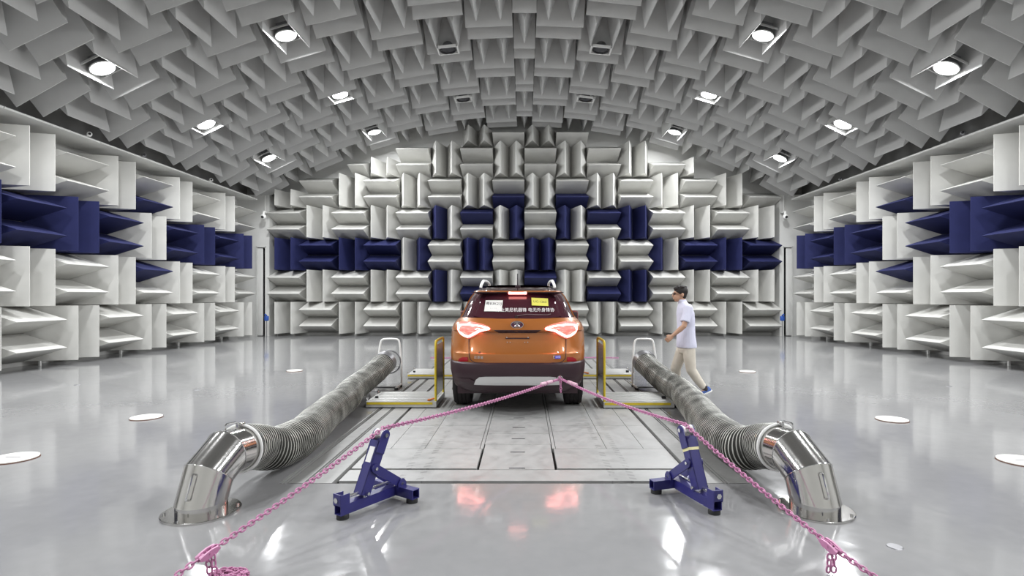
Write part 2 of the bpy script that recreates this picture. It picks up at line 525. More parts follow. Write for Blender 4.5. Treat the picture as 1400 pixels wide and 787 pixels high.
def speaker(col, yc, label):
    t = thing('ceiling_speaker', label, 'speaker', group='round dark speakers among the ceiling wedges')
    t.matrix_world = tip_frame(col, yc, .02)
    f = MB()
    for sx in (-1, 1): f.box(sx * .25 - .02, sx * .25 + .02, -.22, .22, -.01, .05)
    for sy in (-1, 1): f.box(-.25, .25, sy * .2 - .02, sy * .2 + .02, -.01, .05)
    f.build('speaker_frame', WMETAL, t)
    MB().tube([(0, 0, .03), (0, 0, .1), (0, 0, .2)], [.2, .17, .1], 28).build('speaker_basket', GMETAL, t)
    r = MB()
    r.tube([Vector((.19 * cos(a), .19 * sin(a), .01)) for a in [2 * pi * i / 28 for i in range(28)]], .02, 8, closed=True)
    r.build('speaker_ring', BLACK, t)
    MB().tube([(0, 0, .02), (0, 0, .005), (0, 0, -.02)], [.17, .07, .03], 24).build('speaker_cone', CONE, t)
    for sx in (-.24, .24): MB().box(sx - .01, sx + .01, -.01, .01, .05, 1.0).build('hanger_rod', WMETAL, t)
for side in (-1, 1):
    sd = 'left' if side < 0 else 'right'
    speaker(side * 2, 14.2, 'round dark speaker in pale square frame, nearer one %s of the ceiling centre' % sd)
    speaker(side * 2, 17.75, 'round dark speaker in pale square frame, farther one %s of the ceiling centre' % sd)

# ------------------------------------------------------------------ more materials
STEEL = mat('brushed_stainless', (0.60, 0.59, 0.575), 0.13, 1.0, bump=0.03, bscale=14, stretch=(4, 4, .4))
CHROME = mat('polished_metal', (0.75, 0.75, 0.75), 0.12, 1.0)
HOSED = mat('hose_dark_fabric', (0.018, 0.018, 0.014), 0.8, noise=0.35, nscale=6)
HOSEW = mat('hose_wire_ridge', (0.50, 0.50, 0.46), 0.32, 0.2, noise=0.8, nscale=5)
JBLUE = mat('blue_enamel_steel', (0.025, 0.023, 0.15), 0.35, noise=0.1, coat=0.3)
PINK = mat('pink_coated_chain', (0.50, 0.20, 0.36), 0.38, noise=0.1, nscale=20)
PINKW = mat('pale_pink_sleeve', (0.66, 0.42, 0.52), 0.5)
YEL = mat('yellow_paint', (0.62, 0.47, 0.03), 0.4, noise=0.08)
ALU = mat('pale_aluminium', (0.50, 0.50, 0.485), 0.38, 0.25, noise=0.08, nscale=14)
PANEL = mat('polished_grey_sheet', (0.50, 0.48, 0.48), 0.2, 0.5)
WHITE = mat('white_paint', (0.80, 0.80, 0.78), 0.3)
ORNG = mat('orange_plastic', (0.55, 0.16, 0.03), 0.4)
BLUEP = mat('blue_plastic', (0.03, 0.09, 0.38), 0.4)

# ------------------------------------------------------------------ exhaust elbows and hoses
def elbow(cx, cy, s, label):
    """s=-1: left one. The bend leans slightly towards the middle"""
    t = thing('exhaust_elbow', label, 'pipe', (cx, cy, 0), group='steel exhaust elbows')
    k = -s
    P = [Vector((0, 0, .075)), Vector((.015 * k, .06, .245)), Vector((.055 * k, .21, .352)), Vector((.075 * k, .40, .335))]
    R = .163
    fl = MB()
    fl.tube([(0, 0, 0), (0, 0, .012), (0, 0, .015)], [.25, .25, .245], 56)
    fl.build('floor_flange', STEEL, t, sharp=30)
    for a in range(6):
        an = a * pi / 3 + .4
        MB().cyl((.225 * cos(an), .225 * sin(an), .014), (.225 * cos(an), .225 * sin(an), .028), .009, 6).build('bolt', CHROME, t)
    MB().cyl((0, 0, .012), (0, 0, .08), R, 48).build('pipe_collar', STEEL, t)
    # mitred segments: each ring lies in the bisecting plane
    def ring(p, nrm, d, r=R, n=48):
        d = d.normalized(); x = d.cross(Vector((0, 0, 1)))
        x = (Vector((1, 0, 0)) - d * d.x).normalized(); y = d.cross(x)
        out = []
        for i in range(n):
            q = p + (x * cos(2 * pi * i / n) + y * sin(2 * pi * i / n)) * r
            q = q - d * ((q - p).dot(nrm) / d.dot(nrm))
            out.append(q)
        return out
    D = [Vector((0, 0, 1))] + [(P[i + 1] - P[i]).normalized() for i in range(3)]
    for i in range(3):
        n0 = (D[i] + D[i + 1]).normalized() if i > 0 else Vector((0, 0, 1))
        n1 = (D[i + 1] + D[i + 2]).normalized() if i < 2 else D[3]
        MB().loft([ring(P[i], n0, D[i + 1]), ring(P[i + 1], n1, D[i + 1])]).build('pipe_segment', STEEL, t)
        if i < 2:
            MB().tube(ring(P[i + 1], n1, D[i + 1], R + .002), .003, 5, closed=True).build('weld_seam', CHROME, t)
    MB().tube(ring(P[3] - D[3] * .02, D[3], D[3], R + .012), .012, 8, closed=True).build('hose_clamp', WHITE, t)
    # bow handles: on the first segment and on top
    def handle(a, b, out):
        a, b, out = Vector(a), Vector(b), Vector(out)
        MB().tube([a, a + out * .8, a + out + (b - a) * .08, b + out - (b - a) * .08, b + out * .8, b], .007, 8).build('bow_handle', CHROME, t)
    f = Vector((-.015 * k, -1, .12)).normalized()
    c1 = P[0].lerp(P[1], .52) + Vector((0, -R * .95, .05))
    ax = (P[1] - P[0]).normalized()
    handle(c1 - ax * .085, c1 + ax * .08, Vector((0, -.035, .012)))
    c2 = P[2].lerp(P[3], .3); ax2 = D[3]; up = Vector((0, 0, 1))
    handle(c2 + up * R - ax2 * .06, c2 + up * R + ax2 * .07, up * .045)
    lt = MB(); q = P[3] - D[3] * .02 + Vector((0, 0, R + .012))
    lt.bbox(q.x - .012, q.x + .03, q.y - .02, q.y + .02, q.z - .005, q.z + .025, .004)
    lt.build('clamp_latch', CHROME, t)
    return t, Vector((cx, cy, 0)) + P[3], D[3]

def smooth_path(pts, n):
    pts = [Vector(p) for p in pts]; out = []
    m = len(pts)
    for i in range(m - 1):
        p0, p1, p2, p3 = pts[max(i - 1, 0)], pts[i], pts[i + 1], pts[min(i + 2, m - 1)]
        for k in range(n):
            t = k / n
            out.append(0.5 * ((2 * p1) + (p2 - p0) * t + (2 * p0 - 5 * p1 + 4 * p2 - p3) * t * t + (3 * p1 - p0 - 3 * p2 + p3) * t ** 3))
    out.append(pts[-1])
    return out
def resample(pts, step):
    d = [0]
    for a, b in zip(pts[:-1], pts[1:]): d.append(d[-1] + (b - a).length)
    n = int(d[-1] / step); out = []; j = 0
    for i in range(n + 1):
        s = d[-1] * i / n
        while j < len(d) - 2 and d[j + 1] < s: j += 1
        f = (s - d[j]) / max(d[j + 1] - d[j], 1e-9)
        out.append(pts[j].lerp(pts[j + 1], f))
    return out

def hose(path, label):
    t = thing('exhaust_hose', label, 'hose', group='corrugated exhaust hoses')
    pts = resample(smooth_path(path, 24), .0088)
    n = 36; R = .172
    rnd = random.Random(3)
    b = MB()
    prof = [0, .85, 1, .1]
    rings = []; x = None
    for i, p in enumerate(pts):
        tg = (pts[min(i + 1, len(pts) - 1)] - pts[max(i - 1, 0)]).normalized()
        x = tg.cross(Vector((0, 0, 1))).normalized(); y = x.cross(tg)
        r = R + .010 * prof[i % 4]
        w = .004 * sin(i * .021) + .003 * sin(i * .057)
        rings.append([p + (x * cos(a) + y * sin(a)) * (r + w * sin(a * 2 + i * .01) + .0022 * sin(a * 5 + i * .11) * sin(i * .05 + a)) for a in [2 * pi * k / n for k in range(n)]])
    b.loft(rings)
    me = b.mesh('hose_tube'); me.materials.append(HOSED); me.materials.append(HOSEW)
    # ridge faces take the wire material
    nf = (len(rings) - 1) * n
    idx = [0] * len(me.polygons)
    for q in range(min(nf, len(idx))):
        if (q // n) % 4 in (1,): idx[q] = 1
    me.polygons.foreach_set('material_index', idx)
    link('hose_tube', me, None, t)
    # end cuff
    tg = (pts[-1] - pts[-3]).normalized()
    MB().cyl(pts[-1] - tg * .06, pts[-1] + tg * .05, R + .012, 36).build('hose_cuff', GMETAL, t)
    MB().cyl(pts[-1] + tg * .05, pts[-1] + tg * .16, R * .62, 30).build('hose_nozzle', GMETAL, t)
    MB().cyl(pts[0] - tg * .0, pts[0] + (pts[3] - pts[0]).normalized() * .05, R + .006, 36).build('hose_collar', CHROME, t)
    return pts[-1], tg

e1, p1, d1 = elbow(-2.25, 3.86, -1, 'mirror-bright steel elbow pipe rising from round flange, left of the blue stands')
e2, p2, d2 = elbow(2.04, 3.89, 1, 'mirror-bright steel elbow pipe rising from round flange, right of the blue stands')
HL = [p1 - Vector((0, .01, 0)), p1 + Vector((.0, .22, -.05)), (-2.12, 4.72, .21), (-2.09, 5.2, .19), (-2.17, 5.8, .185), (-2.24, 6.4, .185), (-2.30, 7.1, .185),
      (-2.42, 7.8, .187), (-2.42, 8.35, .22), (-2.36, 8.8, .31), (-2.30, 9.12, .41)]
HR = [p2 - Vector((0, .01, 0)), p2 + Vector((-.01, .22, -.05)), (1.87, 4.75, .21), (1.86, 5.3, .19), (1.93, 5.9, .185), (2.02, 6.5, .185), (2.10, 7.1, .185),
      (2.16, 7.7, .187), (2.12, 8.3, .22), (2.04, 8.8, .32), (1.97, 9.12, .42)]
he1, ht1 = hose(HL, 'long grey corrugated hose running back from the left steel elbow')
he2, ht2 = hose(HR, 'long grey corrugated hose running back from the right steel elbow past the walking man')

def hoop_stand(px, py, s, label, zt=.78, w=.42):
    t = thing('hose_stand', label, 'stand', (px, py, 0), group='white tube hoop stands for the hoses')
    h = w / 2
    pts = []
    # sled foot, leg up, round top, leg down, sled foot
    a = [(-h, -.38, .035), (-h, -.06, .03), (-h, .0, .06), (-h + .0, .02, .14), (-h + .02, .06, .45), (-h + .045, .09, zt - .1), (-h + .07, .10, zt - .02), (-h + .14, .10, zt)]
    b = [(-x, y, z) for x, y, z in reversed(a)]
    MB().tube(smooth_path(a + b, 6), .0165, 12).build('hoop_tube', WHITE, t)
    MB().cyl((-h + .02, .06, .33), (h - .02, .06, .33), .012, 10).build('cross_bar', WHITE, t)
    MB().cyl((-h, -.34, .035), (h, -.34, .035), .014, 10).build('foot_bar', GMETAL, t)
    for sx in (-1, 1):
        for yy in (-.36, -.05):
            MB().cyl((sx * h, yy, 0), (sx * h, yy, .03), .03, 14).build('rubber_foot', BLACK, t)
    r = MB(); r.tube([Vector((.19 * cos(q), .045, .40 + .19 * sin(q))) for q in [2 * pi * i / 28 for i in range(28)]], .012, 8, closed=True)
    r.build('hose_ring', GMETAL, t)
    return t
s1 = hoop_stand(-2.27, 9.26, -1, 'white tubular hoop stand at the far end of the left hose')
s2 = hoop_stand(2.02, 9.26, 1, 'white tubular hoop stand at the far end of the right hose')

# ------------------------------------------------------------------ slatted steps with yellow handle
def step_cart(x0, y0, inner, label):
    """x0: outer edge... box 0.945 wide, 0.8 deep. inner=+1: handle on the +x side"""
    t = thing('slatted_step', label, 'platform', (x0, y0, 0), group='low slatted steps with yellow handles')
    W, D, H = .945, .80, .09
    f = MB()
    f.box(0, W, -.0, .03, .012, H - .004); f.box(0, W, D - .03, D, .012, H - .004)
    f.box(0, .03, .03, D - .03, .012, H - .004); f.box(W - .03, W, .03, D - .03, .012, H - .004)
    f.box(.03, W - .03, .03, D - .03, .012, .04)
    f.build('frame', ALU, t)
    s = MB().box(.012, W - .05, -.004, .002, .048, .078)
    s.build('yellow_stripe', YEL, t)
    n = 6
    for i in range(n):
        a = .035 + i * (D - .07) / n
        MB().bbox(.03, W - .03, a + .020, a + (D - .07) / n - .020, H - .05, H + .001, .004).build('slat', ALU, t)
    for yy in (.06, D - .06):
        for xx in (.06, W - .06): MB().cyl((xx, yy, 0), (xx, yy, .013), .03, 12).build('foot', BLACK, t)
    xh = W - .015 if inner > 0 else .015
    pts = [(xh, .05, .06), (xh, .05, .80), (xh, .08, .87), (xh, .14, .895), (xh, D - .14, .895), (xh, D - .08, .87), (xh, D - .05, .80), (xh, D - .05, .06)]
    MB().tube(smooth_path(pts, 4), .017, 12).build('yellow_handle', YEL, t)
    MB().box(xh - .004, xh + .004, .07, D - .07, .14, .84).build('handle_panel', PANEL, t)
    xo = .012 if inner > 0 else W - .012
    for yy in (.1, D - .12):
        r = MB(); r.tube([Vector((xo - inner * .02, yy + .03 * cos(a), H + .012 + .03 * sin(a))) for a in [2 * pi * i / 14 for i in range(14)]], .006, 6, closed=True)
        r.build('lifting_ring', CHROME, t)
    MB().bbox(xo + inner * .05, xo + inner * .09, .22, .26, H, H + .03, .006).build('stop_knob', BLACK, t)
    p = MB(); xp = xh - inner * .06
    p.cyl((xh - inner * .01, .07, H + .03), (xp - inner * .03, .05, H + .012), .012, 8)
    p.bbox(xp - inner * .03 - .02, xp - inner * .03 + .02, .035, .09, H, H + .022, .005)
    p.build('foot_pedal', ORNG, t)
    return t
step_cart(-2.13, 7.44, 1, 'low slatted step with yellow handle, left of the car beside its rear wheel')
step_cart(1.06, 7.40, -1, 'low slatted step with yellow handle, right of the car beside its rear wheel')
step_cart(-2.13, 10.05, 1, 'low slatted step with yellow stripe farther back, half hidden left of the car')
step_cart(1.05, 10.05, -1, 'low slatted step with yellow stripe farther back, half hidden right of the car')

# ------------------------------------------------------------------ blue chain stands
def chain_stand(ax, ay, ux, uy, side, label):
    """A: front foot; u: direction of the beam; side: +1 visible arm of the T to the right"""
    u = Vector((ux, uy, 0)).normalized(); v = Vector((u.y, -u.x, 0))
    t = thing('chain_stand', label, 'stand', (ax, ay, 0), group='blue chain stands')
    M = frame((0, 0, 0), v, u, Z_)     # local x = v, y = along the beam
    g = MB()
    a, w, zb, zt = .03, .003, .032, .10
    def tube_box(mb, p0, p1, half, z0, z1, horizontal=True):
        """square hollow section from p0 to p1 in local xy"""
        d = (Vector(p1) - Vector(p0)); L = d.length; d.normalize(); e = Vector((-d.y, d.x, 0))
        F = M @ frame((p0[0], p0[1], 0), d, e, Z_)
        th = .006
        mb.box(0, L, -half, half, z0, z0 + th, F); mb.box(0, L, -half, half, z1 - th, z1, F)
        mb.box(0, L, -half, -half + th, z0 + th, z1 - th, F); mb.box(0, L, half - th, half, z0 + th, z1 - th, F)
    b = MB(); tube_box(b, (0, -.04, 0), (0, .445, 0), .034, zb, zt)
    b.build('base_beam', JBLUE, t)
    c = MB(); tube_box(c, (-.21, .475, 0), (.21, .475, 0), .034, zb, zt); c.build('cross_beam', JBLUE, t)
    for (x, y) in ((0, 0), (.17, .475), (-.17, .475)):
        q = M @ Vector((x, y, 0))
        MB().tube([q, q + Vector((0, 0, .022)), q + Vector((0, 0, .033))], [.042, .042, .036], 22).build('rubber_foot', BLACK, t)
    # front bracket plates holding the screw
    p = MB()
    p.box(-.036, .036, -.05, -.041, .10, .175, M); p.box(-.037, -.031, -.045, .03, .09, .17, M); p.box(.031, .037, -.045, .03, .09, .17, M)
    p.build('screw_bracket', JBLUE, t)
    MB().cyl(M @ Vector((0, -.05, .135)), M @ Vector((0, .46, .135)), .011, 14).build('threaded_rod', CHROME, t)
    MB().cyl(M @ Vector((0, -.058, .135)), M @ Vector((0, -.046, .135)), .02, 6).build('rod_nut', CHROME, t)
    # arm: lower pivot (y .17, z .13) to roller (y .346, z .515)
    lo = Vector((0, .165, .13)); hi = Vector((0, .335, .50))
    d = (hi - lo).normalized(); nrm = Vector((1, 0, 0)).cross(d)
    F = M @ frame(lo, Vector((1, 0, 0)), nrm, d); L = (hi - lo).length
    m = MB()
    h = .041
    m.box(-h, h, -h, -h + .006, .1, L - .05, F); m.box(-h, h, h - .006, h, -.02, L - .05, F)
    m.box(-h, -h + .006, -h, h, -.02, L - .05, F); m.box(h - .006, h, -h, h, -.02, L - .05, F)
    m.build('main_arm', JBLUE, t)
    k = MB()
    for sx in (-1, 1):
        prof = [(-.038, -.13), (.038, -.13), (.038, .0)] + [(.038 * cos(q), .038 * sin(q)) for q in [pi * i / 8 for i in range(1, 8)]] + [(-.038, 0)]
        F2 = M @ frame(lo + d * L, Vector((1, 0, 0)), nrm, d)
        k.prism(prof, 'x', sx * .046 - .004, sx * .046 + .004, F2)
    k.build('roller_cheek', JBLUE, t)
    q = M @ (lo + d * L)
    vv = (M.to_3x3() @ Vector((1, 0, 0)))
    MB().tube([q - vv * .041, q - vv * .03, q, q + vv * .03, q + vv * .041], [.038, .034, .02, .034, .038], 20).build('chain_roller', WHITE, t)
    for sx in (-1, 1):
        MB().cyl(q + vv * sx * .049, q + vv * sx * .062, .016, 6).build('bolt', CHROME, t)
        for pp in (lo + Vector((0, 0, 0)), lo.lerp(hi, .42), Vector((0, .475, .115))):
            w0 = M @ pp
            off = .064 if pp is not lo else .047
            MB().cyl(w0 + vv * sx * (off - .012), w0 + vv * sx * (off + .006), .012, 6).build('bolt', CHROME, t)
    # braces
    p0 = lo.lerp(hi, .42); p1 = Vector((0, .475, .115))
    dd = (p1 - p0); Lb = dd.length; dd.normalize(); nn = Vector((1, 0, 0)).cross(dd)
    for sx in (-1, 1):
        F3 = M @ frame(p0, Vector((1, 0, 0)), nn, dd)
        r = .031
        prof = [(r * cos(q), r * sin(q)) for q in [pi + pi * i / 8 for i in range(9)]] + [(r * cos(q), Lb + r * sin(q)) for q in [pi * i / 8 for i in range(9)]]
        MB().prism(prof, 'x', sx * .052 - .006, sx * .052 + .006, F3).build('brace', JBLUE, t)
        pr = [(.435, .09), (.515, .09), (.515, .12)] + [(.475 + .03 * cos(q), .125 + .03 * sin(q)) for q in [pi * .15 + pi * .7 * i / 6 for i in range(7)]] + [(.435, .12)]
        MB().prism(pr, 'x', sx * .065 - .005, sx * .065 + .005, M).build('pivot_lug', JBLUE, t)
    if side > 0:
        MB().box(-.026, .026, h - .001, h + .0015, .20, .31, F).build('white_sticker', WHITE, t)
    else:
        m = MB(); m.box(-h - .0015, h + .0015, -h - .0015, h + .0015, .255, .275, F)
        m.build('yellow_tape', mat('pale_yellow_tape', (.75, .7, .38), .5), t)
    return Vector((ax, ay, 0)) + (M @ (lo + d * L))
r1 = chain_stand(-1.229, 3.745, .565, .825, 1, 'blue steel chain stand with white sticker on its arm, in front of the left elbow')
r2 = chain_stand(1.312, 3.83, -.30, .954, -1, 'blue steel chain stand with yellow tape on its arm, in front of the right elbow')

# ------------------------------------------------------------------ pink chains
def link_into(mb, c, tg, side, L=.038, Wd=.0155, r=.0050, n=6):
    """one oval link centred c, along tg, lying in the plane tg/side"""
    tg = tg.normalized(); side = (side - tg * side.dot(tg)).normalized()
    up = tg.cross(side)
    hl = L / 2 - Wd * .8; pts = []
    for i in range(5): a = -pi / 2 + pi * i / 4; pts.append(c + tg * (hl + Wd * .8 * cos(a)) + side * Wd * .8 * sin(a))
    for i in range(5): a = pi / 2 + pi * i / 4; pts.append(c + tg * (-hl + Wd * .8 * cos(a)) + side * Wd * .8 * sin(a))
    mb.tube(pts, r, n, closed=True)
def chain_run(mb, pts, pitch=.027, twist=.6):
    q = resample([Vector(p) for p in pts], pitch)
    for i in range(len(q) - 1):
        tg = q[i + 1] - q[i]; c = (q[i] + q[i + 1]) / 2
        s0 = tg.cross(Vector((0, 0, 1))).normalized(); s1 = tg.cross(s0).normalized()
        a = twist + (pi / 2 if i % 2 else 0)
        link_into(mb, c, tg, s0 * cos(a) + s1 * sin(a))
def sag(a, b, s, n=14):
    a, b = Vector(a), Vector(b)
    return [a.lerp(b, i / n) - Vector((0, 0, s * 4 * (i / n) * (1 - i / n))) for i in range(n + 1)]

def hook_part(t, c, d, name='shortening_hook'):
    """forked pink chain clutch"""
    d = d.normalized(); x = d.cross(Vector((0, 0, 1))).normalized(); y = x.cross(d)
    F = frame(c, x, d, y)
    b = MB()
    for sx in (-1, 1):
        pr = [(-.055, -.010), (-.03, -.022), (.03, -.022), (.058, -.006), (.05, .010), (.01, .016), (-.03, .012), (-.055, .006)]
        b.prism(pr, 'x', sx * .02 - .006, sx * .02 + .006, F)
    b.box(-.02, .02, -.05, -.02, -.014, .008, F)
    b.box(-.02, .02, .03, .045, -.012, .004, F)
    b.cyl(F @ Vector((-.03, .0, 0)), F @ Vector((.03, 0, 0)), .006, 8)
    b.build(name, PINK, t)

HITCH = Vector((.435, 6.79, .485))
def tie_chain(roller, hook, anchor, first_sleeve, label, s):
    t = thing('tie_down_chain', label, 'chain', group='pink chains from the car bumper over the blue stands')
    mb = MB()
    top = roller + Vector((0, 0, .034))
    a = HITCH + Vector((.03 * s, -.03, 0))
    chain_run(mb, sag(a, top + Vector((0, .02, .004)), .035))
    chain_run(mb, sag(top, hook, .012))
    chain_run(mb, sag(hook, anchor, .004))
    # tail hanging from the hook
    f = Vector((hook.x + .02 * s * -1, hook.y - .01, .012))
    chain_run(mb, [hook + Vector((0, -.01, -.01)), hook.lerp(f, .5), f], twist=.2)
    chain_run(mb, [hook + Vector((.022, .01, -.01)), hook.lerp(f, .5) + Vector((.025, 0, 0)), f + Vector((.03, .0, 0))], twist=1.0)
    o = mb.build('chain_links', PINK, t, sharp=0); tag(o, kind='stuff')
    hook_part(t, hook, (top - hook))
    d = (top - a).normalized()
    for k0, k1 in ((.16, .30), (.34, .46)) if s < 0 else ((.20, .34), (.36, .47)):
        MB().tube([a + d * k0, a + d * (k0 + .01), a + d * (k1 - .01), a + d * k1], [.012, .019, .019, .012], 12).build('chain_sleeve', PINKW, t)
    r = MB(); r.tube([anchor + Vector((.03 * cos(q), .0, .03 * sin(q) + .0)) for q in [2 * pi * i / 16 for i in range(16)]], .007, 8, closed=True)
    r.build('anchor_ring', CHROME, t)
    return t
tie_chain(r1, Vector((-1.67, 2.92, .15)), Vector((-1.86, 2.60, .035)), 0, 'pink link chain running from the car bumper over the left blue stand to the floor', -1)
tie_chain(r2, Vector((1.66, 3.00, .15)), Vector((1.86, 2.66, .035)), 0, 'pink link chain running from the car bumper over the right blue stand to the floor', 1)
# hitch shackle hanging links
t = thing('hitch_shackle', 'steel shackle with short dangling pink links where both chains meet on the bumper', 'shackle')
b = MB(); b.tube([HITCH + Vector((.026 * cos(q), 0, .026 * sin(q) + .012)) for q in [2 * pi * i / 16 for i in range(16)]], .008, 8, closed=True)
b.cyl(HITCH + Vector((0, .25, .02)), HITCH + Vector((0, .0, .02)), .012, 10)
b.build('shackle_bow', CHROME, t)
b = MB(); chain_run(b, [HITCH + Vector((0, 0, -.01)), HITCH + Vector((.01, .0, -.08)), HITCH + Vector((.012, 0, -.16))])
for k in range(5):
    a = k * 1.25
    link_into(b, HITCH + Vector((.02 * cos(a), -.01, .018 * sin(a))), Vector((cos(a * 1.7), .2, sin(a * 1.7))), Vector((0, 1, .3)), L=.044, Wd=.016, r=.006)
tag(b.build('dangling_links', PINK, t, sharp=0), kind='stuff')
# pile of chain on the floor
rnd = random.Random(5); b = MB(); pts = []
for i in range(70):
    a = i * .55; r = .045 + .02 * sin(i * .9)
    pts.append(Vector((-1.565 + 1.5 * r * cos(a), 2.93 + r * .9 * sin(a), .012 + .018 * (i / 70) + .008 * abs(sin(i * 1.3)))))
chain_run(b, smooth_path(pts, 2))
tag(b.build('chain_pile', PINK, None, sharp=0), 'small heap of pink chain on the floor near the left chain hook', 'chain')
# chains at the front of the car
for s, nm in ((-1, 'left'), (1, 'right')):
    b = MB()
    chain_run(b, sag((-.09 + s * .55, 12.0, .45), (s * 1.75, 13.5, .02), .10), pitch=.03)
    chain_run(b, smooth_path([(s * 1.75, 13.5, .014), (s * 1.9, 13.42, .012), (s * 2.05, 13.5, .012), (s * 2.28, 13.45, .012)], 6), pitch=.03)
    tag(b.build('front_chain', PINK, None, sharp=0), 'thin pink chain lying on the floor ahead of the car on its %s side' % nm, 'chain')

# ------------------------------------------------------------------ floor covers, corner gadgets
CREAM = mat('cream_floor_cover', (0.80, 0.79, 0.74), 0.4)
covers = [(-4.67, 6.84, .172, 'white round floor cover with a slot, left of the left hose, second from the viewer'),
          (-4.72, 5.11, .19, 'white round floor cover with a slot, nearest one at the left edge of the floor'),
          (-4.62, 11.13, .15, 'small white round floor cover far back on the left, before the blue wedges'),
          (4.46, 6.72, .172, 'white round floor cover with a slot, right of the right hose, second from the viewer'),
          (4.52, 5.02, .19, 'white round floor cover with a slot, nearest one at the right edge of the floor'),
          (4.43, 11.0, .15, 'small white round floor cover far back on the right, behind the walking man')]
for x, y, r, lb in covers:
    t = thing('floor_cover', lb, 'floor cover', (x, y, 0), group='round floor covers')
    MB().tube([(0, 0, 0), (0, 0, .008)], [r + .006, r + .004], 40).build('cover_seal', mat('brown_seal', (.12, .05, .03), .6), t)
    MB().tube([(0, 0, .008), (0, 0, .016), (0, 0, .018)], [r, r, r - .008], 40).build('cover_disc', CREAM, t)
    MB().box(-.07, .07, -.009, .009, .0178, .0195).build('cover_slot', GMETAL, t)
for x, y, lb in ((-7.58, 9.38, 'small dark recessed socket in the floor near the left wedges'), (-5.24, 8.87, 'small dark socket in the floor left of the hoses, nearer the middle'),
                 (7.08, 9.23, 'small dark recessed socket in the floor near the right wedges'), (2.22, 3.32, 'small dark slot in the floor, in front right of the right elbow')):
    tag(MB().tube([(x, y, 0), (x, y, .004)], [.045, .04], 16).build('floor_socket', GMETAL), lb, 'socket')

def corner_camera(s, label):
    x = s * 9.68
    t = thing('security_camera', label, 'camera', (x, 20.55, 4.62))
    MB().box(-.03, .03, .0, .345, .0, .06).build('wall_arm', WHITE, t)
    MB().cyl((0, 0, .03), (0, 0, -.10), .045, 14).build('camera_neck', WHITE, t)
    b = MB(); b.sphere((0, -.02, -.16), .10, 16, 10); b.build('camera_dome', WHITE, t)
    MB().sphere((0, -.075, -.18), .058, 14, 8).build('camera_lens', BLACK, t)
    MB().cyl((s * .10, .32, -.1), (s * .10, .32, .68), .02, 8).build('cable_conduit', WHITE, t)
    MB().cyl((s * .08, .33, -.06), (0, .05, .0), .015, 8).build('bracket_strut', WHITE, t)
corner_camera(-1, 'white dome camera on a bracket high in the left far corner')
corner_camera(1, 'white dome camera on a bracket high in the right far corner')
for s, nm in ((-1, 'left'), (1, 'right')):
    t = thing('valve_post', 'thin pipe post with blue valve in the %s far corner' % nm, 'valve', (s * 9.50, 20.4, 0))
    MB().cyl((0, 0, 0), (0, 0, .62), .014, 10).build('pipe_post', GMETAL, t)
    MB().bbox(-.07, .07, -.06, .06, .60, .78, .03).build('valve_body', BLUEP, t)
    MB().cyl((0, 0, .78), (0, -.10, .84), .03, 10).build('valve_spout', BLUEP, t)
    # rooms cameras along the soffit edge
for x, y, z, lb, m in ((-9.82, 12.5, 5.16, 'small round camera on the left soffit edge, nearest the viewer', WHITE), (-9.82, 14.3, 5.15, 'small dark sensor on the left soffit edge, middle one', GMETAL),
                    (-9.82, 17.35, 5.15, 'small round camera on the left soffit edge, farthest one', WHITE),
                    (9.82, 12.4, 5.16, 'small dark camera on the right soffit edge, nearest the viewer', GMETAL), (9.82, 17.2, 5.15, 'small dark sensor on the right soffit edge, farthest one', GMETAL)):
    t = thing('edge_sensor', lb, 'sensor', (x, y, z - .06), group='small sensors on the soffit edges')
    s = 1 if x > 0 else -1
    MB().cyl((s * .2, 0, .015), (s * .0, 0, .03), .02, 8).build('sensor_arm', m, t)
    MB().sphere((0, 0, .06), .055, 14, 8).build('sensor_body', m, t)
    MB().sphere((-s * .03, -.03, .06), .03, 10, 6).build('sensor_lens', BLACK, t)

# ------------------------------------------------------------------ the car
ORANGE = mat('orange_metallic_paint', (0.40, 0.135, 0.03), 0.3, 0.3, coat=0.8)
BUMP = mat('dark_bumper_plastic', (0.032, 0.014, 0.020), 0.45)  # red spill of the tail lamps mixed into the dark plastic colour
GLASS = mat('dark_car_glass', (0.05, 0.012, 0.02), 0.06, 0.0, coat=0.5)  # maroon of brake light and reflections put into the glass colour
ROOF = mat('dark_glossy_roof', (0.06, 0.03, 0.03), 0.12, 0.2, coat=0.8)
SILV = mat('silver_skid_plate', (0.62, 0.62, 0.62), 0.35, 0.4)
RED = mat('red_reflector', (0.30, 0.012, 0.02), 0.2)
LRED = mat('tail_lamp_red_cover', (0.55, 0.16, 0.14), 0.15, emit=0.8, emit_col=(1, .22, .18))
LHOT = mat('tail_lamp_light_guide', (1, .6, .55), 0.3, emit=11.0, emit_col=(1, .30, .26))
PAPER = mat('white_paper_plate', (.78, .77, .74), .6)
YPLATE = mat('yellow_plate', (.72, .68, .12), .5)
INK = mat('black_ink', (.03, .02, .03), .6)
TYRE = mat('tyre_rubber', (.018, .015, .016), .75, noise=.2, nscale=30)

CX, CY = -.09, 6.86
CARN = 3.6
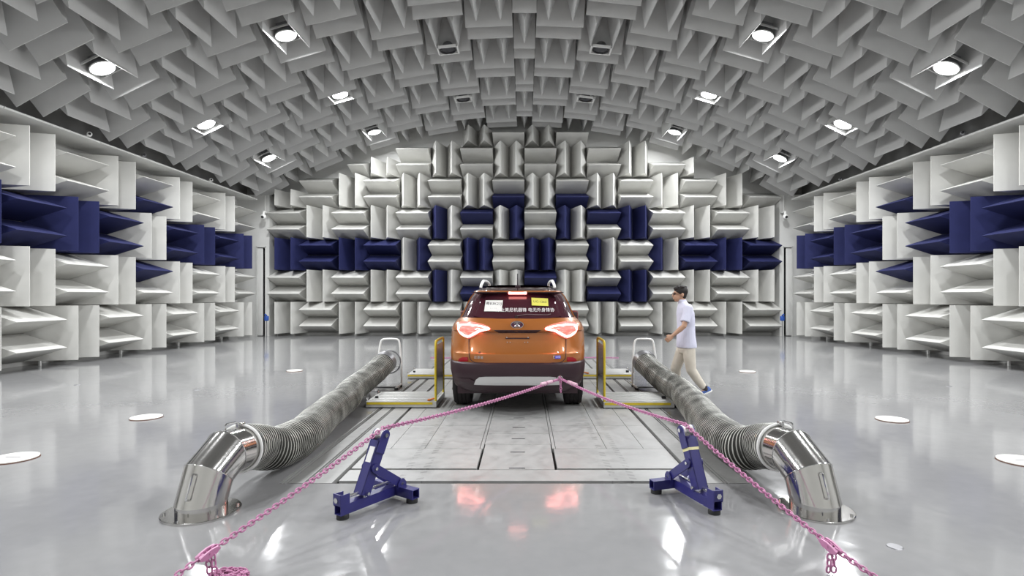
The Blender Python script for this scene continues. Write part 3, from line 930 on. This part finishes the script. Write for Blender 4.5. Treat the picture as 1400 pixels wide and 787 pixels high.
# (z, half width, rear y, front y)
LOW = [(.27, .80, .20, 4.55), (.33, .86, .09, 4.68), (.42, .89, .03, 4.75), (.52, .905, .0, 4.78), (.60, .91, -.01, 4.79), (.655, .91, .0, 4.79), (.672, .905, .02, 4.78)]
MID = [(.672, .905, .03, 4.78), (.70, .91, .025, 4.78), (.78, .912, .03, 4.77), (.795, .912, .05, 4.76), (.86, .914, .075, 4.74), (.95, .914, .10, 4.70), (1.045, .910, .115, 4.62),
       (1.062, .905, .075, 4.55), (1.08, .90, .072, 4.45), (1.14, .875, .10, 4.2), (1.19, .835, .14, 3.95), (1.225, .79, .19, 3.7)]
TOP = [(1.20, .80, .19, 3.75), (1.25, .765, .215, 3.5), (1.33, .735, .27, 3.2), (1.42, .70, .33, 2.9), (1.50, .66, .39, 2.65), (1.555, .615, .43, 2.45), (1.59, .58, .45, 2.3)]
RTOP = [(1.552, .615, .36, 2.45), (1.562, .62, .335, 2.5), (1.578, .61, .345, 2.45), (1.60, .575, .42, 2.35), (1.625, .52, .62, 2.2), (1.645, .42, .9, 2.0), (1.655, .25, 1.2, 1.8)]
def plan(z, W, r, f, D=.95, n=CARN, DF=1.1):
    pts = []
    K = 16
    def q(a): return (W * abs(cos(a)) ** (2 / n), abs(sin(a)) ** (2 / n))
    for i in range(K + 1):                       # rear, from +x side round to -x
        a = pi * i / K; x, k = q(a); x = x if cos(a) >= 0 else -x
        pts.append((x, r + D * (1 - k)))
    m = 14; y0, y1 = r + D, f - DF
    for i in range(1, m): pts.append((-W, y0 + (y1 - y0) * i / m))
    for i in range(K + 1):
        a = pi * i / K; x, k = q(a); x = -x if cos(a) >= 0 else x
        pts.append((x, f - DF * (1 - k)))
    for i in range(1, m): pts.append((W, y1 + (y0 - y1) * i / m))
    return [(p[0], p[1], z) for p in pts]
def lofted(levels, cap=True, D=.95, DF=1.1):
    b = MB(); b.loft([plan(*L, D=D, DF=DF) for L in levels], True, cap); return b
def rear_y(x, z, levels, D=.95, n=CARN):
    z = min(max(z, levels[0][0]), levels[-1][0])
    for a, b in zip(levels[:-1], levels[1:]):
        if a[0] <= z <= b[0]:
            t = (z - a[0]) / max(b[0] - a[0], 1e-9)
            W = a[1] + (b[1] - a[1]) * t; r = a[2] + (b[2] - a[2]) * t
            u = min(abs(x) / W, .999)
            return r + D * (1 - (1 - u ** n) ** (1 / n))
def cut(o, cutters):
    """subtract cylinders along x: list of (y, z, r)"""
    objs = []
    for (y, z, r) in cutters:
        c = MB().cyl((-2, y, z), (2, y, z), r, 40).mesh('c'); co = bpy.data.objects.new('c', c); COL.objects.link(co)
        co.parent = o.parent
        md = o.modifiers.new('b', 'BOOLEAN'); md.object = co; md.operation = 'DIFFERENCE'; md.solver = 'EXACT'; objs.append(co)
    bpy.context.view_layer.update()
    dg = bpy.context.evaluated_depsgraph_get()
    me = bpy.data.meshes.new_from_object(o.evaluated_get(dg))
    o.modifiers.clear(); o.data = me
    for c in objs: bpy.data.objects.remove(c)
    me.set_sharp_from_angle(angle=radians(28))

def patch(poly, levels, off=.004, thick=.02, size=.035, D=.95):
    """closed panel following the rear surface: poly in car x,z"""
    bm = bmesh.new()
    vs = [bm.verts.new((p[0], 0, p[1])) for p in poly]
    bm.faces.new(vs)
    bmesh.ops.triangulate(bm, faces=bm.faces[:])
    for _ in range(5):
        es = [e for e in bm.edges if e.calc_length() > size]
        if not es: break
        bmesh.ops.subdivide_edges(bm, edges=es, cuts=1)
        bmesh.ops.triangulate(bm, faces=bm.faces[:])
    bmesh.ops.recalc_face_normals(bm, faces=bm.faces)
    r = bmesh.ops.extrude_face_region(bm, geom=bm.faces[:])
    nv = [g for g in r['geom'] if isinstance(g, bmesh.types.BMVert)]
    ns = set(nv)
    for v in bm.verts:
        y = rear_y(v.co.x, v.co.z, levels, D)
        v.co.y = y - off + (thick if v in ns else 0)
    bm.verts.index_update()
    mb = MB(); mb.add([v.co.copy() for v in bm.verts], [tuple(w.index for w in f.verts) for f in bm.faces]); bm.free()
    return mb
def pz(px, py, Y=None, levels=MID):
    """photograph pixel to car x,z on the rear surface"""
    y = 7.1
    for _ in range(6):
        X = (px - 717) / 757 * y; z = 1.5 - (py - 405) / 757 * y
        y = CY + (rear_y(X - CX, z, levels) if Y is None else Y)
    return (X - CX, z)
def mirror(poly): return [(-x, z) for x, z in reversed(poly)]

car = thing('car', 'orange sport utility car seen from behind with lit tail lamps', 'car', (CX, CY, 0))
WR, WY = .352, (.94, 3.64)
arches = [(y, WR, .40) for y in WY]
o = lofted(LOW).build('bumper', BUMP, car, sharp=28); cut(o, arches)
o = lofted(MID).build('body_shell', ORANGE, car, sharp=28); cut(o, arches)
lofted(TOP).build('glasshouse', GLASS, car, sharp=28)
lofted(RTOP).build('roof_panel', ROOF, car, sharp=28)
# orange pillars and spoiler lip
sp = lofted([(1.556, .618, .322, 2.49), (1.566, .624, .318, 2.5), (1.574, .62, .322, 2.49)]); sp.build('roof_edge', ORANGE, car)
for s in (-1, 1):
    b = MB()
    rings = []
    for (z, W, r, f) in TOP[:-1]:
        pl = []
        for (dy0, dw) in ((.92, .004), (1.08, .004)):
            pass
        x = s * (W + .004)
        y0, y1 = r + .55, r + .75
        u = .0
        rings.append([(x, y0, z), (x, y1, z), (x - s * .02, y1, z), (x - s * .02, y0, z)])
    b.loft(rings, True, True, False).build('pillar', ORANGE, car)
    b = MB(); rings = []
    for (z, W, r, f) in TOP[:-1]:
        x = s * (W + .004); y0 = 2.05
        rings.append([(x, y0, z), (x, y0 + .07, z), (x - s * .02, y0 + .07, z), (x - s * .02, y0, z)])
    b.loft(rings, True, True, False).build('pillar', BUMP, car)
# rear window
win = [pz(*p, levels=TOP) for p in ((645, 420), (643.5, 426), (647, 431.5), (658, 434), (680, 435.3), (707.5, 435.6), (735, 435.3), (757, 434), (768, 431.5), (771.5, 426), (770, 420), (765.5, 409), (760, 401.5), (735, 400), (707.5, 399.6), (680, 400), (655, 401.5), (649.5, 409))]
RW = [(z, W, r - .012, f) for z, W, r, f in TOP]
patch(win, RW, .004, .012, .05).build('rear_window', GLASS, car)
# tailgate seam under the window
# dark strip painting the shade under the lip, then number plate fittings
shade_poly = [pz(*p) for p in ((675, 451), (740, 451), (733, 455), (682, 455))]
patch(shade_poly, MID, .003, .008).build('lip_shade', BUMP, car)
patch([pz(691, 461.5), pz(724, 461.5), pz(724, 462.8), pz(691, 462.8)], MID, .006, .01).build('plate_bracket', BUMP, car)
for px, py in ((693, 461), (722, 461), (693.5, 467.5), (697.5, 467.5), (717.5, 467.5), (721.5, 467.5)):
    x, z = pz(px, py); y = rear_y(x, z, MID)
    MB().cyl((x, y + .004, z), (x, y - .01, z), .006, 8).build('plate_screw', CHROME, car)
# tailgate gaps
gap = [(641.2, 441), (641, 462), (641.3, 485), (643, 491), (648, 494.5), (655, 495.7), (707.5, 496.3)]
gp = [(p[0], p[1]) for p in gap] + [(1415 - p[0], p[1]) for p in reversed(gap[:-1])]
cp = [Vector((*pz(*p), 0)) for p in gp]
b = MB(); pl = [Vector((q.x, rear_y(q.x, q.y, MID) - .001, q.y)) for q in cp]
b.tube(smooth_path(pl, 4), .0042, 6); b.build('tailgate_gap', INK, car)
# tail lamps: cover + light guide
lampL = [(625.5, 442.5), (630, 439.5), (638, 438.2), (648, 440), (660, 443), (668, 446), (671.5, 449.5), (665, 451.6), (656, 454.5), (648, 459.5), (641, 462.6), (634, 460), (627.5, 455), (624.6, 449)]
guideU = [(626.5, 444.2), (631, 442.6), (641, 443.0), (655, 444.6), (664, 446.6), (668.5, 448.4), (668, 449.8), (663, 448.8), (654, 446.4), (641, 445.0), (633, 444.8), (629, 447.0), (629.2, 451.2), (634, 456.2), (640.6, 458.0), (647, 454.6), (655, 450.8), (662, 449.6), (667.5, 449.8), (662, 452.0), (655, 454.0), (648, 458.2), (641, 461.6), (633.5, 459), (627.6, 453.6), (625.6, 448.5)]
for s in (0, 1):
    fx = lambda L: [((1415 - p[0]) if s else p[0], p[1]) for p in (reversed(L) if s else L)]
    cover = patch([pz(*p) for p in fx(lampL)], MID, .014, .03, .03).build('tail_lamp', LRED, car)
    U = guideU
    for G, rad in (([(627.6, 444.5), (632, 443.3), (641, 443.6), (655, 445.2), (664, 447.2), (669, 449.2)], .010), ([(627.6, 444.5), (627.2, 449), (629.5, 454), (634, 457.6), (640.4, 459.6), (647, 456.6), (655, 452.2), (663, 450.2), (669, 449.2)], .014)):
        q = [pz(*p) for p in fx(G)]
        pl = smooth_path([Vector((a[0], rear_y(a[0], a[1], MID) - .014, a[1])) for a in q], 5)
        MB().tube(pl, rad, 8).build('light_guide', LHOT, cover)
    q = [pz(*p) for p in fx([(641, 439), (641, 462)])]
    MB().tube([Vector((a[0], rear_y(a[0], a[1], MID) - .016, a[1])) for a in q], .004, 6).build('lamp_split', RED, cover)
    lx = -.72 if s == 0 else .72
    refl = [(626, 494), (627.5, 490), (632, 488), (639.5, 487.8), (640, 493.6)]
    patch([pz(*p, levels=MID) for p in fx(refl)], MID, .004, .012, .03).build('red_reflector', RED, car)
    # bumper side marker and skid recess
# third brake lamp
b = MB().bbox(-.118, .118, .325, .35, 1.528, 1.562, .004); b.build('brake_lamp', mat('brake_lamp_lit', (1, .5, .45), .3, emit=9, emit_col=(1, .33, .29)), car)
b = MB().bbox(-.095, .095, .40, .405, 1.475, 1.487, .002); b.build('brake_lamp_reflection_strip', mat('glowing_reflection', (1, .4, .4), .3, emit=2.0, emit_col=(1, .3, .28)), car)  # brake lamp's reflection, drawn as a glowing strip
# spoiler underside
b = MB(); b.prism([(-.60, .36), (.60, .36), (.58, .50), (-.58, .50)], 'z', 1.545, 1.556); b.build('spoiler', BUMP, car)
# skid plate
sk = [pz(*p, levels=LOW) for p in ((648, 525.5), (650.5, 519), (655, 515.6), (664, 514.8), (707.5, 514.6), (751, 514.8), (760, 515.6), (764.5, 519), (767, 525.5), (707.5, 526.5))]
patch(sk, LOW, .012, .03, .05).build('skid_plate', SILV, car)
for x0 in (-.30, -.0, .30):
    patch([(x0 - .09, .40), (x0 + .09, .40), (x0 + .07, .435), (x0 - .07, .435)], LOW, .016, .01, .05).build('skid_rib', SILV, car)
for s in (-1, 1):
    patch([(s * .50, .42), (s * .78, .42), (s * .74, .46), (s * .60, .47)] if s > 0 else mirror([(.50, .42), (.78, .42), (.74, .46), (.60, .47)]), LOW, .008, .02, .05).build('fog_pod', BUMP, car)
b = MB().box(-.78, .78, .35, 4.3, .24, .40); b.build('underbody', BUMP, car)
MB().cyl((-.55, .30, .33), (.55, .30, .33), .04, 14).build('muffler', GMETAL, car)
# wheels
def wheel(y, s):
    x1 = s * .885; x0 = s * .64; t = MB()
    prof = [(.0, .21), (.0, .30), (.008, .335), (.03, .350), (.06, .352), (.066, .345), (.074, .345), (.08, .352), (.115, .352), (.121, .345), (.129, .345), (.135, .352),
            (.17, .352), (.176, .345), (.184, .345), (.19, .352), (.215, .350), (.237, .335), (.245, .30), (.245, .21)]
    rings = []
    for i in range(48):
        a = 2 * pi * i / 48
        rings.append([(x1 - s * p[0], y + p[1] * cos(a), WR + p[1] * sin(a)) for p in prof])
    rings.append(rings[0])
    t.loft(rings, False, False, False)
    w = t.build('wheel_tyre', TYRE, car, sharp=30)
    r = MB()
    r.tube([(x1 - s * .02, y, WR), (x1 - s * .03, y, WR)], [.225, .225], 30); r.build('wheel_hub', GMETAL, w)
    for k in range(5):
        a = 2 * pi * k / 5
        d = Vector((0, cos(a), sin(a))); e = Vector((0, -sin(a), cos(a)))
        c = Vector((x1 - s * .005, y, WR))
        q = MB(); q.tube([c, c + d * .10, c + d * .215], [.035, .024, .03], 8); q.build('wheel_spoke', ALU, w)
for y in WY:
    for s in (-1, 1): wheel(y, s)
# mud flaps, arch trim
for s in (-1, 1):
    for y in WY:
        pts = [(s * (.893 if abs(cos(a)) < .8 else .884), y + .412 * cos(a), WR + .412 * sin(a)) for a in [pi * i / 20 for i in range(3, 18)]]
        MB().tube(pts, .012, 8).build('arch_trim', BUMP, car)
    MB().bbox(s * .90 - .02, s * .90 + .02, 1.4, 3.2, .26, .36, .01).build('sill_trim', BUMP, car)
    b = MB(); b.bbox(s * .945 - .10, s * .945 + .10, 2.93, 3.05, 1.09, 1.25, .035); mo = b.build('wing_mirror', mat('dark_red_mirror_shell', (.16, .03, .03), .25, coat=.6), car)
    MB().bbox(s * .945 - .08, s * .945 + .08, 2.92, 2.935, 1.115, 1.225, .004).build('mirror_glass', BUMP, mo)
    MB().cyl((s * .80, 3.0, 1.17), (s * .92, 3.0, 1.17), .025, 8).build('mirror_arm', BUMP, mo)
    pts = [(s * .50, .62, 1.615), (s * .49, .64, 1.665), (s * .475, .72, 1.705), (s * .475, .85, 1.715), (s * .48, 1.6, 1.725), (s * .49, 2.3, 1.70), (s * .50, 2.42, 1.64)]
    MB().tube(smooth_path(pts, 5), [.019] * 31, 10).build('roof_rail', WHITE, car)
    for yy in (1.30, 2.25):
        MB().bbox(s * .915 - .008, s * .915 + .012, yy, yy + .2, .93, .96, .006).build('door_handle', ORANGE, car)
    for yy in (1.15, 2.12, 3.05):
        MB().tube([(s * .9125, yy, .45), (s * .9145, yy, .8), (s * .914, yy, 1.0), (s * .893, yy, 1.1)], .004, 6).build('door_gap', INK, car)
b = MB(); b.tube([(0, .60, 1.625), (0, .58, 1.66), (0, .50, 1.80)], [.012, .008, .006], 8); b.build('antenna', INK, car)
MB().bbox(-.035, .035, .56, .68, 1.612, 1.65, .01).build('antenna_base', BUMP, car)
# emblem: oval ring with strokes
ex, ez = pz(707, 443.6)
ey = rear_y(ex, ez, MID) - .006
b = MB(); b.loft([[(ex + .082 * cos(a) * k, ey + yy, ez + .046 * sin(a) * k) for a in [2 * pi * i / 32 for i in range(32)]] for k, yy in ((1, .02), (1, -.006), (.96, -.010))])
em = b.build('emblem', mat('purple_emblem', (.09, .02, .05), .3), car)
b = MB(); b.tube([(ex + .078 * cos(a), ey - .012, ez + .043 * sin(a)) for a in [2 * pi * i / 32 for i in range(32)]], .0045, 8, closed=True)
def st(*p): b.tube([(ex + q[0], ey - .013, ez + q[1]) for q in p], .0035, 6)
st((-.038, .022), (-.015, .030), (.015, .030), (.038, .022)); st((-.040, .010), (.040, .010)); st((0, .028), (0, -.030))
st((-.008, .008), (-.018, -.008), (-.038, -.020)); st((.008, .008), (.018, -.008), (.038, -.020)); st((-.016, -.012), (-.018, -.030)); st((.016, -.012), (.018, -.030))
b.build('emblem_strokes', CHROME, em)

def text_part(body, size, M, m, parent, name, ext=.0006, align='CENTER', sx=1.0):
    cu = bpy.data.curves.new(name, 'FONT'); cu.body = body; cu.size = size; cu.extrude = ext
    cu.align_x = align; cu.align_y = 'CENTER'; cu.resolution_u = 2
    tmp = bpy.data.objects.new(name, cu); COL.objects.link(tmp)
    bpy.context.view_layer.update()
    me = bpy.data.meshes.new_from_object(tmp.evaluated_get(bpy.context.evaluated_depsgraph_get()))
    bpy.data.objects.remove(tmp)
    me.materials.clear(); me.materials.append(m)
    for v in me.vertices: v.co.x *= sx
    return link(name, me, None, parent, M=M)
def rear_frame(x, z, levels, off, tilt=None, yaw=None):
    """frame on the rear surface: local x right, local y up along the surface, z outwards"""
    e = .01
    y0 = rear_y(x, z, levels)
    ty = Vector((0, (rear_y(x, z + e, levels) - rear_y(x, z - e, levels)) / (2 * e), 1)).normalized()
    tx = Vector((1, (rear_y(x + e, z, levels) - rear_y(x - e, z, levels)) / (2 * e), 0)).normalized()
    n = tx.cross(ty).normalized()
    ty = n.cross(tx).normalized()
    p = Vector((x, y0, z)) + n * off
    return frame(p, tx, ty, n)
def card(name, px0, px1, py0, py1, m, parent, roll=0):
    x0, z1 = pz(px0, py0, levels=RW); x1, z0 = pz(px1, py1, levels=RW)
    x, z = (x0 + x1) / 2, (z0 + z1) / 2; w = (x1 - x0); h = (z1 - z0)
    F = rear_frame(x, z, RW, .012) @ Matrix.Rotation(roll, 4, 'Z')
    h = h / max(F.col[1][2], .5)
    o = MB().box(-w / 2, w / 2, -h / 2, h / 2, -.002, .001).build(name, m, parent)
    o.matrix_local = F
    return o, w, h
pc, w, h = card('paper_plate', 663.6, 686.8, 411, 426, PAPER, car)
text_part('粤B3K23J', w * .235, Matrix.Translation((0, h * .18, .0012)), INK, pc, 'plate_number')
text_part('· · · ·', w * .2, Matrix.Translation((0, -h * .24, .0012)), INK, pc, 'plate_dots')
yc, w, h = card('yellow_plate', 726.5, 749.5, 408, 418.3, YPLATE, car, roll=-.05)
text_part('UC-1262', w * .215, Matrix.Translation((0, 0.0, .0012)), INK, yc, 'plate_number')
x, z = pz(718, 424.3, levels=RW)
text_part('分业美尼机器锋 电无外身锋协', .066, rear_frame(x, z, RW, .010), mat('white_lettering', (.8, .78, .78), .5), car, 'window_lettering', sx=.86)
x, z = pz(654.5, 488.5); text_part('比亚迪', .040, rear_frame(x, z, MID, .003), CHROME, car, 'chrome_badge', ext=.002)
x, z = pz(655.8, 482); text_part('宋', .028, rear_frame(x, z, MID, .003), CHROME, car, 'chrome_badge', ext=.002)
x, z = pz(757.3, 488); text_part('E', .050, rear_frame(x, z, MID, .003), CHROME, car, 'chrome_badge', ext=.002)
x, z = pz(762.6, 488); F = rear_frame(x, z, MID, .001)
bo = MB().bbox(-.036, .036, -.020, .020, 0, .004, .0015).build('blue_badge', mat('badge_blue', (.12, .12, .65), .3), car); bo.matrix_local = F
text_part('V300', .028, Matrix.Translation((0, 0, .0042)), PAPER, bo, 'badge_text')
x, z = pz(763, 481); text_part('二', .026, rear_frame(x, z, MID, .003), CHROME, car, 'chrome_badge', ext=.002)
# rear wiper
x0, z0 = pz(706, 434, levels=RW); 
b = MB(); q = [pz(*p, levels=RW) for p in ((706, 431.5), (720, 429.5), (748, 430.2), (753, 429))]
b.tube([(a[0], rear_y(a[0], a[1], RW) - .012, a[1]) for a in q], .005, 6); b.build('rear_wiper', mat('wiper_grey', (.2, .14, .15), .4), car)
MB().cyl((x0, rear_y(x0, 1.235, RW) + .01, 1.24), (x0, rear_y(x0, 1.235, RW) - .02, 1.24), .02, 12).build('wiper_pivot', BUMP, car)

# ------------------------------------------------------------------ the walking man
SKIN = mat('skin', (.46, .27, .18), .5, noise=.05)
SHIRT = mat('pale_lilac_shirt', (.58, .58, .70), .7, noise=.05, nscale=10)
TROUS = mat('beige_trousers', (.62, .57, .49), .75, noise=.08, nscale=12)
HAIR = mat('dark_hair', (.011, .008, .007), .7, noise=.2, nscale=60)
SHOE = mat('blue_canvas_shoe', (.06, .12, .36), .6)
SOLE = mat('white_rubber_sole', (.8, .79, .76), .5)
SOCK = mat('dark_sock', (.05, .04, .04), .8)
MX, MY = 2.42, 8.4
def P(px, py, dy=0.0):
    return Vector(((px - 717) / 90.1 - MX, dy, 1.5 - (py - 405) / 90.1))
man = thing('person', 'man in pale short-sleeved shirt and beige trousers walking left with one arm forward, wearing glasses', 'person', (MX, MY, 0))

def remesh(mb, name, m, parent, voxel=.008, smooth=6):
    me0 = mb.mesh(name); o = link(name, me0, m, parent)
    r = o.modifiers.new('r', 'REMESH'); r.mode = 'VOXEL'; r.voxel_size = voxel; r.use_smooth_shade = True
    s = o.modifiers.new('s', 'SMOOTH'); s.factor = .5; s.iterations = smooth
    bpy.context.view_layer.update()
    me = bpy.data.meshes.new_from_object(o.evaluated_get(bpy.context.evaluated_depsgraph_get()))
    o.modifiers.clear(); o.data = me
    me.materials.clear(); me.materials.append(m)
    me.polygons.foreach_set('use_smooth', [True] * len(me.polygons))
    return o
def limb(mb, pts, radii, n=16, flat=1.0):
    mb.tube(pts, radii, n)
    for p, r in zip(pts, radii): mb.sphere(p, r, 12, 8)
def oval(c, rx, ry, tilt=0, n=20):
    """ring around the body axis: rx front-back (x), ry side (y)"""
    return [(c.x + rx * cos(a), c.y + ry * sin(a), c.z + tilt * rx * cos(a)) for a in [2 * pi * i / n for i in range(n)]]

neck = P(931.5, 411); chest = P(936.5, 428); belly = P(938, 450); pelvis = P(938.5, 468)
head_c = P(929.3, 402.6)
shL = P(936.5, 421, -.17); elL = P(928.5, 444.5, -.25); wrL = P(914.2, 457.2, -.22)
shR = P(936.5, 421, .17); elR = P(944, 446, .24); wrR = P(943, 466, .22)
hipL = P(939, 471, -.085); knL = P(941.5, 504.5, -.09); anL = P(960.5, 530, -.10)
hipR = P(938, 471, .085); knR = P(927.5, 505.0, .15); anR = P(930.0, 534.0, .24)

def torso(mb, k=1.0, top=True, z1=None, grow=0.0):
    rings = [oval(P(938.5, 480), .10 * k + grow, .145 * k + grow), oval(pelvis, .115 * k + grow, .165 * k + grow), oval(belly, .108 * k + grow, .150 * k + grow), oval(P(937.5, 437), .115 * k + grow, .165 * k + grow),
             oval(chest, .115 * k + grow, .180 * k + grow), oval(P(935.5, 420), .095 * k + grow, .175 * k + grow), oval(P(934, 414.5), .062 * k + grow, .105 * k + grow), oval(P(933, 411), .055 * k + grow, .06 * k + grow)]
    mb.loft(rings)
# body: one continuous figure
b = MB()
torso(b, .93)
limb(b, [P(934, 414), P(931, 407)], [.052, .050])
# head: facing -x
hc = head_c
b.sphere(hc + Vector((.012, 0, .035)), .10, 20, 14, (.98, .78, .92))
b.sphere(hc + Vector((-.03, 0, -.035)), .075, 18, 12, (.82, .78, 1.0))
b.sphere(hc + Vector((-.055, 0, -.082)), .034, 14, 10, (.8, .9, .7))
b.tube([hc + Vector((-.088, 0, .022)), hc + Vector((-.102, 0, -.008)), hc + Vector((-.114, 0, -.026)), hc + Vector((-.092, 0, -.034))], [.010, .012, .014, .012], 8)   # nose
b.sphere(hc + Vector((-.094, 0, -.054)), .016, 10, 8, (.8, 1.4, .5)); b.sphere(hc + Vector((-.091, 0, -.065)), .015, 10, 8, (.8, 1.3, .5))                          # lips
b.sphere(hc + Vector((-.080, 0, .036)), .03, 10, 8, (.6, 1.6, .4))   # brow
for s in (-1, 1):
    b.sphere(hc + Vector((.022, s * .078, -.005)), .030, 12, 8, (.7, .35, 1.05))   # ears
limb(b, [shL, shL.lerp(elL, .5), elL, elL.lerp(wrL, .35), wrL], [.050, .045, .038, .038, .025])
limb(b, [shR, shR.lerp(elR, .5), elR, elR.lerp(wrR, .35), wrR], [.050, .045, .038, .038, .025])
limb(b, [hipL, hipL.lerp(knL, .5), knL, knL.lerp(anL, .35), anL], [.082, .070, .052, .052, .034])
limb(b, [hipR, hipR.lerp(knR, .5), knR, knR.lerp(anR, .35), anR], [.082, .070, .052, .052, .034])
def hand(mb, w, d, side, s):
    """loosely closed hand; d: direction of the forearm; side: thumb side"""
    d = d.normalized(); side = (side - d * side.dot(d)).normalized(); pal = d.cross(side) * s
    c = w + d * .05
    mb.loft([[w + d * t + side * (a * cos(q)) + pal * (bb * sin(q)) for q in [2 * pi * i / 12 for i in range(12)]] for t, a, bb in ((0, .024, .018), (.025, .036, .017), (.06, .042, .016), (.085, .040, .014))])
    for k, (o, L) in enumerate(((.030, .95), (.011, 1.05), (-.009, 1.0), (-.028, .82))):
        k0 = w + d * .08 + side * o
        a = k0 + (d * .9 + pal * .35).normalized() * .036 * L
        bq = a + (d * .25 + pal * .95).normalized() * .026 * L
        e = bq + (d * -.5 + pal * .7).normalized() * .020 * L
        mb.tube([k0 - d * .02, k0, a, bq, e], [.0105, .0105, .010, .009, .0075], 8)
        mb.sphere(e, .0078, 8, 6)
    t0 = w + d * .028 + side * .028
    t1 = t0 + (d * .6 + side * .6 + pal * .35).normalized() * .034
    t2 = t1 + (d * .85 + side * .05 + pal * .5).normalized() * .028
    mb.tube([t0 - side * .012, t0, t1, t2], [.014, .014, .0115, .009], 8); mb.sphere(t2, .009, 8, 6)
hand(b, wrL, (wrL - elL), Vector((-.3, .2, 1)), 1)
hand(b, wrR, (wrR - elR), Vector((-1, 0, .2)), -1)
def foot_pts(an, toe, heel):
    return an, toe, heel
# feet (inside the shoes)
toeL = Vector((anL.x - .105, anL.y, .03)); heelL = Vector((anL.x + .045, anL.y, .095))
toeR = Vector((anR.x - .15, anR.y, .04)); heelR = Vector((anR.x + .035, anR.y, .04))
limb(b, [anL, heelL.lerp(anL, .5), (heelL + toeL) / 2, toeL], [.034, .034, .034, .028])
limb(b, [anR, heelR.lerp(anR, .3), (heelR + toeR) / 2, toeR], [.034, .034, .034, .028])
body = remesh(b, 'body', SKIN, man, .0065, 3)

# shirt
b = MB()
rings = [oval(P(938.6, 474.5), .146, .196, .0), oval(P(938.4, 470), .146, .196), oval(P(937.8, 458), .134, .184), oval(P(937.8, 446), .127, .175), oval(P(937.5, 436), .130, .188),
         oval(P(936.8, 427), .126, .196), oval(P(936, 420.5), .106, .185), oval(P(934.5, 415.3), .074, .12), oval(P(933, 412), .064, .07), oval(P(932.6, 410.2), .062, .064)]
b.loft(rings)
for sh, el in ((shL, elL), (shR, elR)):
    cuff = sh.lerp(el, .78)
    b.tube([sh + Vector((0, -.04 * (1 if sh.y < 0 else -1) * -1, .01)), sh, sh.lerp(el, .4), cuff], [.060, .070, .068, .072], 18)
b.sphere(shL + Vector((0, .01, .0)), .071, 14, 10); b.sphere(shR + Vector((0, -.01, .0)), .071, 14, 10)
remesh(b, 'shirt', SHIRT, man, .009, 5)
b = MB(); b.loft([[(p[0], p[1], p[2]) for p in oval(P(932.6, 412.5), .070, .072)], oval(P(931.8, 409.2), .064, .066), oval(P(931.8, 409.2), .057, .059), oval(P(932.6, 412.5), .060, .062)], True, False)
b.build('shirt_collar', SHIRT, man)
# trousers
b = MB()
b.loft([oval(P(938.3, 466), .118, .165), oval(pelvis, .124, .172), oval(P(938.5, 477), .125, .172), oval(P(938.5, 482), .10, .15)])
limb(b, [hipL + Vector((.0, 0, 0)), hipL.lerp(knL, .5), knL + Vector((.012, 0, 0)), knL.lerp(anL, .5), anL.lerp(knL, .16)], [.098, .090, .076, .066, .054])
limb(b, [hipR, hipR.lerp(knR, .5), knR + Vector((.0, 0, 0)), knR.lerp(anR, .5), anR.lerp(knR, .05)], [.098, .090, .078, .072, .066])
remesh(b, 'trousers', TROUS, man, .009, 4)
MB().loft([oval(P(938.3, 467.5), .126, .174), oval(P(938.3, 465), .126, .174)]).build('belt', SOCK, man)
for an, hl, tt, nm in ((anL, heelL, toeL, 'l'), (anR, heelR, toeR, 'r')):
    limb_b = MB(); limb_b.tube([an + (Vector((0, 0, .05))), an, hl.lerp(an, .35)], [.040, .040, .042], 14); limb_b.build('sock', SOCK, man)
    b = MB()
    ax = (tt - hl); L = ax.length; ax.normalize(); up = Vector((0, 1, 0)).cross(ax); up = up if up.z > 0 else -up
    F = frame(hl, ax, Vector((0, 1, 0)), up)
    prof = [(-.045, .024, .05), (-.03, .036, .072), (.02, .040, .075), (.07, .042, .058), (.12, .046, .045), (.165, .042, .036), (.195, .026, .028)]
    k = (L + .09) / .24
    b.loft([[F @ Vector((x * k, w * cos(a), -.022 + max(h * sin(a), 0))) for a in [2 * pi * i / 18 for i in range(18)]] for x, w, h in prof])
    b.build('shoe', SHOE, man)
    b = MB(); b.loft([[F @ Vector((x * k * 1.02, (w + .004) * cos(a), -.032 + .018 * (1 if sin(a) > 0 else 0))) for a in [2 * pi * i / 18 + .01 for i in range(18)]] for x, w, h in [(-.052, .02, 0)] + prof + [(.202, .02, 0)]])
    b.build('shoe_sole', SOLE, man)
# hair
b = MB()
b.sphere(hc + Vector((.020, 0, .050)), .104, 22, 14, (1.0, .82, .88))
b.sphere(hc + Vector((.052, 0, .0)), .070, 16, 10, (.75, .98, 1.05))
b.sphere(hc + Vector((-.045, 0, .092)), .048, 14, 10, (1.0, 1.3, .62))
for i in range(26):
    a = i * 2.4; r = random.Random(i).uniform(.3, 1)
    b.sphere(hc + Vector((.02 + .085 * r * cos(a), .068 * r * sin(a), .112 + .022 * (1 - r))), .017, 8, 6)
remesh(b, 'hair', HAIR, man, .007, 2)
# glasses
b = MB()
for s in (-1, 1):
    b.tube([hc + Vector((-.098 + .012 * abs(cos(a)) * 0, s * .033 + .024 * cos(a), .012 + .018 * sin(a))) for a in [2 * pi * i / 16 for i in range(16)]], .0028, 6, closed=True)
    b.tube([hc + Vector((-.098, s * .057, .016)), hc + Vector((-.07, s * .072, .016)), hc + Vector((.02, s * .080, .012))], .0028, 6)
b.tube([hc + Vector((-.098, -.010, .014)), hc + Vector((-.103, 0, .016)), hc + Vector((-.098, .010, .014))], .0025, 6)
b.build('glasses', BLACK, man)
for s in (-1, 1):
    MB().sphere(hc + Vector((-.082, s * .032, .010)), .011, 10, 8).build('eye', mat('eye_dark', (.05, .03, .03), .2), man)
